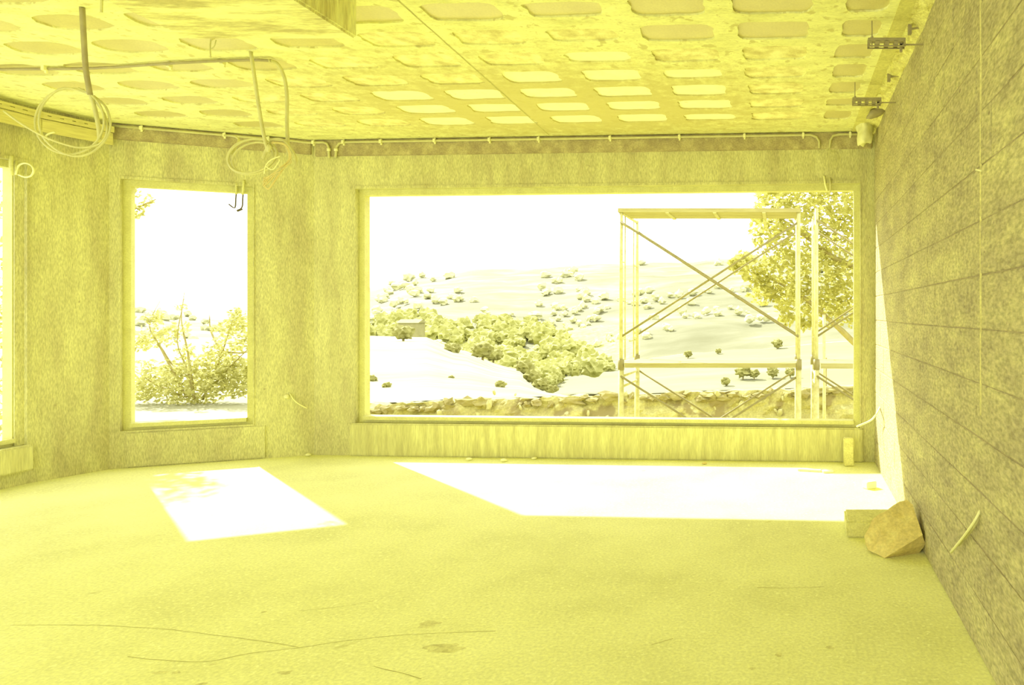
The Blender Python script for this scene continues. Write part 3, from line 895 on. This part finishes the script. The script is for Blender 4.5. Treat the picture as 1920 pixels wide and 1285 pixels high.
# broken flat pieces of board in the patch of sun
for k, (x, y, sx, sy, rz, lab) in enumerate(((1518, 884, .20, .035, -.25, 'long thin broken board lying in the sun near the upright brick'),
                                             (1552, 886, .09, .06, .2, 'short broad scrap of board beside the long thin one in the sun'))):
    p = on_floor(x, y)
    boxthing('board_scrap', p.x, p.y, sx, sy, .018, rz, M['white'], lab, 'scrap', .003, 0, k, .003)

# boulder
pts = [(-.165, -.02, .075), (-.150, -.09, .02), (-.07, -.165, .0), (.0, -.14, .0), (.135, -.085, .0), (.165, .02, .0), (-.035, -.195, .035), (.145, -.155, .125), (.165, -.12, .06), (.10, .16, .0), (-.06, .15, .0), (-.15, .06, .0),
       (-.125, .02, .125), (-.105, .05, .155), (-.02, .09, .175), (.055, .10, .235), (.10, .09, .25), (.125, .05, .235), (.135, -.03, .15), (.09, -.09, .125),
       (.13, .10, .17), (-.10, .12, .08)]
bm = bmesh.new()
for p in pts: bm.verts.new(p)
r_ = bmesh.ops.convex_hull(bm, input=list(bm.verts))
loose = [v for v in bm.verts if not v.link_faces]
bmesh.ops.delete(bm, geom=loose, context='VERTS')
bmesh.ops.triangulate(bm, faces=bm.faces)
bmesh.ops.subdivide_edges(bm, edges=list(bm.edges), cuts=3, use_grid_fill=True)
for v in bm.verts:
    k = noise.noise(v.co * 9 + Vector((4, 0, 0))) * .007 + noise.noise(v.co * 28) * .005
    if v.co.z > .006: v.co += v.co.normalized() * k
# a hollow near the top, as if chipped out
hc = Vector((.045, -.0, .215))
for v in bm.verts:
    q = (v.co - hc).length
    if q < .05: v.co += Vector((0, .02, -.018)) * (1 - q / .05)
zmin = min(v.co.z for v in bm.verts)
for v in bm.verts: v.co.z -= zmin
o = from_bm('boulder', bm, M['stone'])
o.location = (.625, 3.99, 0)
tag(o, 'large angular ochre boulder on the floor against the right wall', 'rock')

for k, (x, y, r, lab) in enumerate(((585, 853, .022, 'pale pebble at the wall foot left of the big window'), (884, 861, .024, 'pale flattish pebble under the big window, leftmost of three'),
                                    (949, 863, .026, 'pale pebble under the big window, middle of three'), (1005, 859, .020, 'pale pebble under the big window, rightmost of three'),
                                    (1322, 868, .018, 'dark pebble on the floor under the scaffold side of the big window'))):
    bm = lumpy(30 + k, r, 2, .3, 1.4, (1.25, .8, .6))
    zmin = min(v.co.z for v in bm.verts)
    for v in bm.verts: v.co.z -= zmin
    o = from_bm('pebble', bm, M['clip'] if k < 4 else M['stone'], None, True)
    p = on_floor(x, y + 1)
    o.location = (p.x, p.y - .05, 0)
    tag(o, lab, 'stone')

# ================================================================== OUTDOORS
def lerp_tab(t, x):
    if x <= t[0][0]: return t[0][1]
    for (a, b), (c, d) in zip(t, t[1:]):
        if x <= c:
            s = (x - a) / (c - a); s = s * s * (3 - 2 * s)
            return b + (d - b) * s
    return t[-1][1]
bank_t = [(-900, 752), (640, 752), (695, 756), (900, 747), (1160, 739), (1400, 731), (1600, 724), (2600, 700)]
ridge_t = [(-900, 640), (300, 640), (600, 629), (695, 630), (800, 633), (850, 655), (960, 690), (1040, 742), (1100, 775), (2600, 800)]
vall_t = [(-900, 660), (600, 660), (1000, 700), (1160, 688), (1230, 670), (1300, 662), (1400, 655), (1600, 640), (2600, 600)]
sky_t = [(-900, 540), (0, 560), (250, 577), (350, 592), (420, 602), (470, 592), (600, 552), (695, 542), (780, 518), (900, 506), (1000, 503), (1160, 496), (1300, 491), (1420, 482), (1600, 468), (2600, 430)]
D0, D1, D2, D3 = 13.4, 75.0, 165.0, 420.0
def inv(d, a, b): return (1 / a - 1 / d) / (1 / a - 1 / b)
def y1(x, d): return lerp_tab(bank_t, x) + (lerp_tab(ridge_t, x) - lerp_tab(bank_t, x)) * inv(d, D0, D1)
def y2(x, d): return 790 + (lerp_tab(vall_t, x) - 790) * inv(d, D1 + 3, D2)
def y3(x, d):
    g = inv(d, D2, D3)
    return lerp_tab(vall_t, x) + (lerp_tab(sky_t, x) - lerp_tab(vall_t, x)) * g
def sheet(name, fy, da, db, nd, m, rough, drop=None):
    xs = list(range(-900, 2601, 25))
    ds = [1 / (1 / da + (1 / db - 1 / da) * i / nd) for i in range(nd + 1)]
    vs, fs = [], []
    for d in ds:
        for x in xs:
            p = at(x, fy(x, d), d)
            p.z += rough * noise.noise(Vector((p.x, p.y, 0)) * .06) * (0 if d == ds[0] else 1)
            vs.append(p)
    if drop:
        for x in xs:
            p = at(x, fy(x, db), db); p.y += drop; p.x *= (db + drop) / db; p.z -= drop * .8
            vs.append(p)
        nd += 1
    n = len(xs)
    for i in range(nd):
        for k in range(n - 1):
            a = i * n + k
            fs.append((a, a + 1, a + n + 1, a + n))
    return tag(mesh(name, vs, fs, m, None, True), kind='structure')
sheet('near_field', y1, D0, D1, 22, M['lawn'], .25, 6)
sheet('valley_field', y2, D1 + 3, D2, 14, M['field'], .3)
hill = sheet('far_hill', y3, D2, D3, 26, M['hill'], 1.6, 60)
hill.data.materials.append(M['woods'])          # undergrowth of the woodland at its foot
for p in hill.data.polygons:
    c = p.center
    px, dd = CX + F * c.x / c.y, c.y
    if 700 < px < 1190 and dd < 215 + 40 * noise.noise(Vector((px * .02, dd * .05, 0))): p.material_index = 1

# ground outside: sunken terrace and the higher ground at the left
vs = [(-8.6, 6.45, -.95), (12, 6.2, -.95), (12, 13.9, -.95), (-8.6, 13.9, -.95)]
tag(mesh('terrace', vs, [(0, 1, 2, 3)], M['terrace']), kind='structure')
vs, fs = [], []
xs = list(range(-1400, 601, 40)); ds = [5.0, 6.0, 7.0, 8.0, 9.0, 10.0, 11.5, D0]
for d in ds:
    for x in xs:
        y = 752 + (CY + (1.35 + .12) * F / 7.0 - 752) * (1 / d - 1 / D0) / (1 / 7.0 - 1 / D0)
        vs.append(at(x, y, d))
n = len(xs)
for i in range(len(ds) - 1):
    for k in range(n - 1):
        a = i * n + k
        p = [vs[a], vs[a + 1], vs[a + n + 1], vs[a + n]]
        if all(q.x > -6.3 and q.y < 6.8 for q in p): continue
        fs.append((a, a + 1, a + n + 1, a + n))
base = len(vs)
for i, d in enumerate(ds):
    p = vs[i * n + n - 1].copy(); p.z = -1.2; vs.append(p)
    if i: fs.append(((i - 1) * n + n - 1, base + i - 1, base + i, i * n + n - 1))
tag(mesh('left_ground', vs, fs, M['lawn']), kind='structure')

# earth bank at the back of the terrace
vs, fs = [], []
nx, nz = 170, 12
for i in range(nx + 1):
    xp = 600 + i * 1500 / nx
    top = at(xp, lerp_tab(bank_t, xp), D0 + .1)
    for k in range(nz + 1):
        t = k / nz
        z = -1.0 + (top.z + .03 + .05 * noise.noise(Vector((top.x * 3, 0, 1))) + .03 * noise.noise(Vector((top.x * 9, 0, 1))) + 1.0) * t
        X = (xp - CX) * 13.0 / F
        yy = 12.75 + .35 * t + .16 * noise.noise(Vector((X * 1.6, z * 3, 3))) + .09 * noise.noise(Vector((X * 5, z * 7, 9)))
        if t > .8: yy -= .16 * noise.noise(Vector((X * 4, 0, 8))) ** 2 * 6 * (t - .8) * 5 * .3
        vs.append(Vector((X, yy, z)))
    vs.append(Vector((vs[-1].x, 13.6, vs[-1].z - .03)))
n = nz + 2
for i in range(nx):
    for k in range(n - 1):
        a = i * n + k
        fs.append((a, a + n, a + n + 1, a + 1))
bank = tag(mesh('earth_bank', vs, fs, M['bank']), kind='structure')
rk = random.Random(17)
bm = bmesh.new()                                 # ragged turf hanging over the lip of the bank
for i in range(46):
    xp = 640 + i * 1000 / 46 + rk.uniform(-9, 9)
    b2 = lumpy(200 + i, 1.0, 2, .9, 2.4)
    r_ = rk.uniform(.05, .13)
    top = at(xp, lerp_tab(bank_t, xp), 13.05)
    sx, dz = rk.uniform(.8, 2.2), rk.uniform(.03, .16)
    for v in b2.verts: v.co = Vector((v.co.x * r_ * sx + top.x, v.co.y * .10 + 13.04, v.co.z * r_ * .75 + top.z - dz))
    me = bpy.data.meshes.new('t'); b2.to_mesh(me); b2.free(); bm.from_mesh(me); bpy.data.meshes.remove(me)
M['turf'] = mat('turf_edge', [(.3, (.30, .255, .085)), (.7, (.42, .38, .13))], scale=5, bump=.4, bscale=14)
tag(from_bm('turf_edge', bm, M['turf'], bank), kind='stuff')
M['bankstone'] = mat('bank_stone', [(.3, (.46, .44, .17)), (.7, (.60, .58, .25))], scale=6)
bs = []
for k in range(3):
    bm = lumpy(50 + k, .07, 1, .35, 1.5, (1.4, .8, .7))
    me = bpy.data.meshes.new('stone'); bm.to_mesh(me); bm.free(); me.materials.append(M['bankstone']); bs.append(me)
for k in range(20):
    o = bpy.data.objects.new('stone', rk.choice(bs)); COL.objects.link(o); o.parent = bank
    X = rk.uniform(-7, 2.2); z = rk.uniform(-.62, -.1)
    yy = 12.75 + .35 * (z + 1) + .16 * noise.noise(Vector((X * 1.6, z * 3, 3)))
    o.location = (X, yy - .03, z)
    o.rotation_euler = (rk.uniform(0, 6), rk.uniform(0, 6), rk.uniform(0, 6))
    s = rk.uniform(.4, 1.2); o.scale = (s, s, s)

# ------------------------------------------------------------------ scaffolds
def make_scaffold(X0, X1, d0, d1, z_top, label, cls_planks=True):
    root = empty('scaffold', (X0, d0, -.95), label, 'scaffold', 'scaffold towers on the terrace')
    r = .021
    for X in (X0, X1):
        for dd, s in ((d0, 1), (d1, -1)):
            MB().tube([(X, dd, .74), (X, dd, z_top)], r, 8).build('post', M['scaffold'], root, True)
            MB().tube([(X, dd, -.945), (X, dd, .78)], r * 1.5, 8).build('lower_post', M['scaffold'], root, True)
            mb = MB(); mb.box((X - .06, dd - .06, -.95), (X + .06, dd + .06, -.942)); mb.build('base_plate', M['scaffold'], root)
            MB().tube([(X, dd + s * .2, .80), (X, dd + s * .2, z_top - .04)], .009, 6).build('ladder_bar', M['scaffold'], root, True)
            MB().tube([(X, dd, .70), (X, dd, .82)], r * 1.75, 8).build('coupler', M['brace'], root, True)
            for zz in (1.05, 1.5, 1.95):
                MB().tube([(X, dd, zz), (X, dd + s * .2, zz)], .008, 6).build('rung', M['scaffold'], root)
        for zz in (z_top - .02, z_top - .14, .62, .50, -.30):
            MB().tube([(X, d0, zz), (X, d1, zz)], .017, 8).build('rail', M['scaffold'], root, True)
    for dd in (d0 - .024, d1 + .024):
        for (za, zb2) in ((z_top - .13, 1.08), (.63, -.68)):
            MB().tube([(X0, dd, za), (X1, dd, zb2)], .013, 6).build('cross_brace', M['brace'], root, True)
            MB().tube([(X0, dd + .024, zb2), (X1, dd + .024, za)], .013, 6).build('cross_brace', M['brace'], root, True)
    return root
XL, XR = -1.88, .168
make_scaffold(XL, XR, 8.0, 8.87, 2.535, 'scaffold tower with crossed braces standing outside the big window')
make_scaffold(.375, 2.42, 8.0, 8.87, 2.56, 'second scaffold tower, half hidden by the right jamb of the big window')
def plank(X0, X1, ya, yb, z0, z1, label, boards=2, cleats=True):
    root = empty('scaffold_deck', (X0, ya, z0), label, 'deck', 'decks laid on the scaffolds')
    wd = (yb - ya) / boards
    for i in range(boards):
        mb = MB(); mb.box((X0, ya + i * wd + .004, z0), (X1, ya + (i + 1) * wd - .004, z1)); mb.build('plank', M['plank'], root)
    if cleats:
        for t in (.27, .53, .8):
            x = X0 + (X1 - X0) * t
            mb = MB(); mb.box((x - .02, ya, z0 - .012), (x + .02, yb, z0)); mb.build('cleat', M['bankstone'], root)
    return root
plank(XL - .03, XR + .02, 7.965, 8.52, 2.515, 2.56, 'scaffold deck on top of the left tower against the sky', 2)
plank(XL + .045, XR - .03, 7.97, 8.75, .725, .778, 'scaffold deck at mid height of the left tower, sunlit on top', 3, False)
plank(.375 + .05, 2.38, 7.97, 8.75, .715, .775, 'scaffold deck at mid height of the right tower', 3, False)
# loose upright tube beside the second tower
tag(MB().tube([at(1546, 790, 9.6) - Vector((0, 0, .8)), at(1545, 590, 9.6)], .022, 8).build('loose_tube', M['scaffold'], None, True), 'loose upright tube standing behind the second scaffold tower', 'tube')

# fence post on the bank
root = empty('fence_post', at(1547, 728, 13.6), 'dark square fence post on the earth bank near the right jamb', 'post')
p = at(1547, 728, 13.6)
mb = MB(); mb.box((p.x - .032, p.y - .03, p.z - .3), (p.x + .032, p.y + .03, p.z + .58)); mb.build('shaft', M['bark'], root)
mb = MB(); mb.box((p.x - .036, p.y - .034, p.z + .58), (p.x + .036, p.y + .034, p.z + .595)); mb.build('cap', M['bark'], root)

# ------------------------------------------------------------------ trees and shrubs
def leaves(mb, c, rad, n, size, rnd, shell=.35):
    for _ in range(n):
        while True:
            v = Vector((rnd.uniform(-1, 1), rnd.uniform(-1, 1), rnd.uniform(-1, 1)))
            if shell < v.length < 1: break
        p = Vector((c[0] + v.x * rad[0], c[1] + v.y * rad[1], c[2] + v.z * rad[2]))
        a = Vector((rnd.gauss(0, 1), rnd.gauss(0, 1), rnd.gauss(0, .6))).normalized()
        b = a.cross(Vector((rnd.gauss(0, 1), rnd.gauss(0, 1), rnd.gauss(0, 1)))).normalized()
        s = size * rnd.uniform(.6, 1.25)
        mb.add([p - a * s, p + b * s * .5 - a * s * .1, p + a * s, p - b * s * .5 - a * s * .1], [(0, 1, 2, 3)])
rt = random.Random(23)
# leafy tree at the right of the big window
root = empty('leafy_tree', (3.1, 11.0, -.95), 'broad leafy tree behind the scaffolds at the right of the big window', 'tree')
MB().tube([(3.1, 11.0, -1.0), (3.0, 11.0, .3), (2.75, 11.0, 1.4), (2.3, 11.0, 2.6), (2.0, 11.0, 4.2)], [.16, .13, .11, .08, .04], 8, 3).build('trunk', M['bark'], root, True)
mb = MB()
for pts in (((2.9, 11.0, .5), at(1640, 665, 10.9), at(1580, 622, 10.8), at(1510, 560, 10.7), at(1440, 520, 10.7)),
            ((2.5, 11.0, 2.0), at(1600, 500, 10.9), at(1520, 450, 10.9), at(1450, 400, 10.8)),
            ((2.3, 11.0, 2.6), (1.2, 11.0, 3.4), (.3, 11.0, 3.6))):
    mb.tube(pts, [.06, .05, .035, .02], 6, 3)
mb.build('branches', M['bark'], root, True)
mb = MB()
for (x, y, d, r, n_) in ((1450, 385, 10.8, 40, 260), (1490, 350, 11, 60, 480), (1540, 380, 10.8, 70, 620), (1600, 400, 11, 80, 700), (1450, 440, 10.7, 42, 260), (1500, 450, 10.9, 60, 520),
                         (1420, 500, 10.6, 36, 240), (1390, 492, 10.7, 22, 110), (1470, 520, 10.8, 55, 460), (1530, 510, 10.9, 60, 520), (1590, 500, 11, 70, 620), (1430, 545, 10.6, 30, 190),
                         (1490, 570, 10.7, 38, 260), (1545, 575, 10.9, 42, 320), (1600, 570, 11, 50, 420), (1475, 600, 10.6, 16, 50), (1640, 450, 11, 90, 800), (1660, 560, 11, 60, 420),
                         (1440, 350, 11, 30, 120), (1560, 320, 11, 90, 700), (1512, 610, 10.7, 14, 50), (1375, 500, 10.6, 12, 40), (1425, 425, 10.8, 22, 90)):
    c = at(x, y, d); r = r * d / F
    leaves(mb, c, (r, r * 1.1, r), int(n_ * .95), .058, rt, .1)
tag(mb.build('foliage', M['leaf'], root), kind='stuff')

# shrub seen through the narrow window
root = empty('shrub', at(360, 752, 12.8), 'spreading shrub with long bare shoots outside the narrow window', 'shrub')
mb = MB()
base_p = at(365, 752, 12.8)
shoots = [((365, 750), (350, 690), (332, 640), (345, 560)), ((365, 750), (352, 660), (340, 600), (346, 548)), ((350, 745), (300, 650), (280, 610), (300, 565)),
          ((380, 750), (410, 680), (430, 620), (443, 580)), ((380, 745), (430, 690), (460, 660), (480, 640)), ((345, 745), (290, 720), (260, 700), (235, 690)),
          ((300, 650), (320, 680), (330, 690)), ((410, 650), (395, 620), (393, 590)), ((420, 660), (455, 662), (475, 655))]
for s in shoots:
    mb.tube([at(x, y, 12.8 + .3 * noise.noise(Vector((x * .1, y * .1, 0)))) for (x, y) in s], [.02, .015, .009, .005], 5, 3)
mb.build('stems', M['bark'], root, True)
mb = MB()
for (x, y, r, n_) in ((370, 720, 55, 1000), (430, 715, 42, 700), (310, 720, 48, 700), (265, 730, 30, 320), (400, 685, 35, 400), (450, 690, 28, 330), (300, 628, 32, 230), (262, 640, 26, 180), (285, 595, 16, 60),
                      (337, 615, 16, 60), (430, 620, 26, 180), (455, 600, 24, 170), (470, 640, 22, 160), (345, 660, 18, 70), (420, 655, 30, 230), (340, 575, 10, 22), (443, 585, 12, 40), (275, 690, 20, 80),
                      (250, 780, 10, 50), (335, 690, 26, 160), (465, 725, 26, 200)):
    c = at(x, y, 12.8); r = r * 12.8 / F
    leaves(mb, c, (r, r * 1.2, r * .8), n_, .048, rt, .0)
tag(mb.build('foliage', M['shrubleaf'], root), kind='stuff')

# trees at the left, close to the house
root = empty('side_tree', (-8.7, 8.1, -.3), 'slim tree whose branch tips reach into the top of the narrow window', 'tree')
MB().tube([(-8.7, 8.1, -.5), (-8.75, 8.15, 1.0), (-8.6, 8.1, 2.4), (-8.4, 8.05, 3.4)], [.09, .075, .055, .03], 8, 3).build('trunk', M['bark'], root, True)
mb = MB()
for pts in (((-8.6, 8.1, 2.3), at(235, 395, 8.05), at(268, 385, 8.05), at(292, 374, 8.05)), ((-8.6, 8.1, 2.5), at(235, 350, 8.05), at(260, 345, 8.05), at(285, 335, 8.05))):
    mb.tube(pts, [.03, .022, .012, .006], 5, 3)
mb.build('branches', M['bark'], root, True)
mb = MB()
for (x, y, r, n_) in ((248, 360, 14, 36), (262, 385, 13, 36), (255, 402, 10, 26), (282, 374, 10, 16), (230, 330, 30, 160), (190, 340, 45, 300), (210, 400, 34, 200), (265, 320, 26, 110), (160, 290, 60, 400), (220, 270, 60, 360)):
    c = at(x, y, 8.05); r = r * 8.05 / F
    leaves(mb, c, (r, r, r), n_, .036, rt, .0)
tag(mb.build('foliage', M['shrubleaf'], root), kind='stuff')
root = empty('bushy_tree', (-9.6, 8.0, -.3), 'bushy tree filling the far left window', 'tree')
MB().tube([(-9.6, 8.0, -.5), (-9.55, 8.0, .8), (-9.4, 8.0, 2.0), (-9.5, 8.0, 3.0)], [.12, .1, .07, .04], 8, 3).build('trunk', M['bark'], root, True)
mb = MB()
for (c, r, n_) in (((-9.3, 7.9, 1.6), .7, 700), ((-9.5, 7.7, .7), .7, 700), ((-9.8, 7.4, 2.2), .7, 600), ((-9.2, 8.1, 2.5), .45, 220), ((-10.2, 7.2, 1.3), .9, 800), ((-9.2, 8.2, .1), .5, 350), ((-9.6, 7.4, 3.0), .5, 240)):
    leaves(mb, c, (r, r, r), n_, .045, rt, .0)
tag(mb.build('foliage', M['leaf'], root), kind='stuff')

# single trees and bushes on the slopes
def ground_pt(fy, x, y, da, db):
    lo, hi = da, db
    for _ in range(40):
        m_ = (lo + hi) / 2
        if fy(x, m_) > y: lo = m_
        else: hi = m_
    return at(x, y, lo), lo
crown_me, small_me, far_me = [], [], []
for k in range(5):
    bm = lumpy(70 + k, 1.0, 3, .6, 2.6, (1.05, 1.0, .85)); bmesh.ops.translate(bm, verts=bm.verts, vec=(0, 0, 1.15))
    me = bpy.data.meshes.new('crown'); bm.to_mesh(me); bm.free(); me.materials.append(M['darkcrown']); crown_me.append(me)
def small_mesh(k, m, nm):
    bm = lumpy(90 + k, 1.0, 3 if m is M['woods'] else 2, .6, 2.8, (1.1, 1.0, .9)); bmesh.ops.translate(bm, verts=bm.verts, vec=(0, 0, .75))
    r_ = bmesh.ops.create_cone(bm, cap_ends=True, segments=6, radius1=.12, radius2=.08, depth=.6)
    bmesh.ops.translate(bm, verts=r_['verts'], vec=(0, 0, .1))
    me = bpy.data.meshes.new(nm); bm.to_mesh(me); bm.free(); me.materials.append(m); return me
for k in range(5):
    small_me.append(small_mesh(k, M['woods'], 'woodland_tree'))
    far_me.append(small_mesh(k + 9, M['hazetree'], 'hill_tree'))
ri = random.Random(31)
def lone(name, fy, da, db, x, y, r, label, cat='tree', trunk=True):
    p, d = ground_pt(fy, x, y, da, db)
    R_ = r * d / F
    root = empty(name, p, label, cat)
    c = bpy.data.objects.new('crown', ri.choice(crown_me)); COL.objects.link(c); c.parent = root
    c.scale = (R_, R_, R_); c.rotation_euler = (0, 0, ri.uniform(0, 6))
    c.location = (0, 0, (.0 if trunk else -.45) * R_)
    if trunk:
        t = MB().tube([(0, 0, -.2 * R_), (.03 * R_, 0, .5 * R_)], .13 * R_, 6).build('trunk', M['bark'], None, True)
        t.parent = root
    return root
lone('field_tree', y1, D0, D1, 756, 642, 16, 'round oak standing alone on the pale slope at the left of the big window')
lone('field_bush', y1, D0, D1, 848, 664, 13, 'dark round bush at the edge of the pale slope, below the woodland', 'bush', False)
for (x, y, r, lab) in ((905, 676, 17, 'large tree at the slope edge just right of the dark round bush'), (925, 681, 14, 'second tree of the row at the slope edge'),
                       (985, 705, 15, 'bushy tree where the slope drops into the valley'), (998, 722, 14, 'middle tree of the row running down into the valley'),
                       (1015, 736, 13, 'tree low on the slope edge just above the earth bank'), (1036, 740, 9, 'last small tree of the row at the foot of the slope')):
    lone('edge_tree', y1, D0, D1, x, y, r, lab)
for (x, y, r, lab) in ((938, 728, 9, 'small dark bush on the lower slope left of the row of trees'), (846, 712, 5, 'tiny bush in the middle of the pale slope'), (697, 717, 9, 'dark bush cut by the left jamb of the big window'),
                       (725, 728, 7, 'low flat bush near the foot of the pale slope at the left')):
    lone('field_bush', y1, D0, D1, x, y, r, lab, 'bush', False)
for (x, y, r, lab) in ((1290, 672, 7, 'small round tree above the deck of the scaffold, left one of two'), (1347, 664, 5, 'tiny tree on the field edge right of centre of the scaffold'),
                       (1458, 654, 9, 'round tree at the field edge left of the right scaffold post'), (1393, 711, 12, 'largest of the round trees seen under the scaffold deck'),
                       (1414, 711, 9, 'second round tree under the scaffold deck'), (1449, 709, 10, 'two-lobed round tree under the right end of the scaffold deck'),
                       (1361, 724, 8, 'small tree under the scaffold deck just above the bank'), (1482, 708, 9, 'round tree close to the right scaffold post')):
    lone('valley_tree', y2, D1 + 3, D2, x, y, r, lab)

# shed roof behind the lone oak
p, d = ground_pt(y2, 768, 640, D1 + 3, D2)
p = at(772, 612, 100)
root = empty('field_shed', p, 'small dark shed behind the lone oak at the left', 'shed')
M['shed'] = mat('shed_board', [(.3, (.30, .28, .11)), (.7, (.38, .36, .15))], scale=2)
mb = MB(); mb.box((p.x - 1.4, p.y - 1, p.z - 5), (p.x + 1.4, p.y + 1, p.z + .5)); mb.build('walls', M['shed'], root)
mb = MB(); mb.add([(p.x - 1.6, p.y - 1.2, p.z + .5), (p.x + 1.6, p.y - 1.2, p.z + .5), (p.x + 1.6, p.y + 1.2, p.z + .5), (p.x - 1.6, p.y + 1.2, p.z + .5), (p.x - 1.6, p.y, p.z + 1.0), (p.x + 1.6, p.y, p.z + 1.0)],
                 [(0, 1, 5, 4), (2, 3, 4, 5), (0, 4, 3), (1, 2, 5), (3, 2, 1, 0)]); mb.build('roof', M['shed'], root)

# woodland in the valley: each tree its own copy
def inside(poly, x, y):
    c = False
    for (a, b), (e, f) in zip(poly, poly[1:] + poly[:1]):
        if (b > y) != (f > y) and x < (e - a) * (y - b) / (f - b) + a: c = not c
    return c
wood_poly = [(690, 618), (760, 606), (840, 596), (930, 596), (1010, 620), (1090, 655), (1150, 684), (1140, 700), (1060, 704), (1010, 742), (980, 742), (930, 706), (850, 668), (800, 640), (690, 640)]
n_ = 0
tries = 0
while n_ < 290 and tries < 20000:
    tries += 1
    d = 1 / ri.uniform(1 / 230, 1 / 84); x = ri.uniform(690, 1160)
    fy = y2 if d < D2 else y3
    y = fy(x, d)
    if d < 110: y -= ri.uniform(0, 45)
    if not inside(wood_poly, x, y): continue
    p = at(x, y, d); r = ri.uniform(9, 17) * d / F
    o = bpy.data.objects.new('woodland_tree', ri.choice(small_me)); COL.objects.link(o)
    if y < fy(x, d) - 2:
        p.z = at(x, y, d).z
    o.location = p; o.scale = (r, r, r * ri.uniform(.8, 1.2)); o.rotation_euler = (0, 0, ri.uniform(0, 6))
    tag(o, 'one of the dense green woodland trees filling the valley below the far hill', 'tree', 'woodland trees in the valley')
    n_ += 1
n_ = 0
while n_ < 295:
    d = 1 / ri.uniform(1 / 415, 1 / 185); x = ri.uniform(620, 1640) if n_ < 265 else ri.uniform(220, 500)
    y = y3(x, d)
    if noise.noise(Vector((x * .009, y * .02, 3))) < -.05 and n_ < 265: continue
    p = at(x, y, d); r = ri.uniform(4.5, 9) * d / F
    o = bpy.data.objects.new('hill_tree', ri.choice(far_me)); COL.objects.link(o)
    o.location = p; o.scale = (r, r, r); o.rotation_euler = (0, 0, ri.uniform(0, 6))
    tag(o, 'one of the small haze-paled trees scattered over the far hill', 'tree', 'scattered trees on the far hill')
    n_ += 1
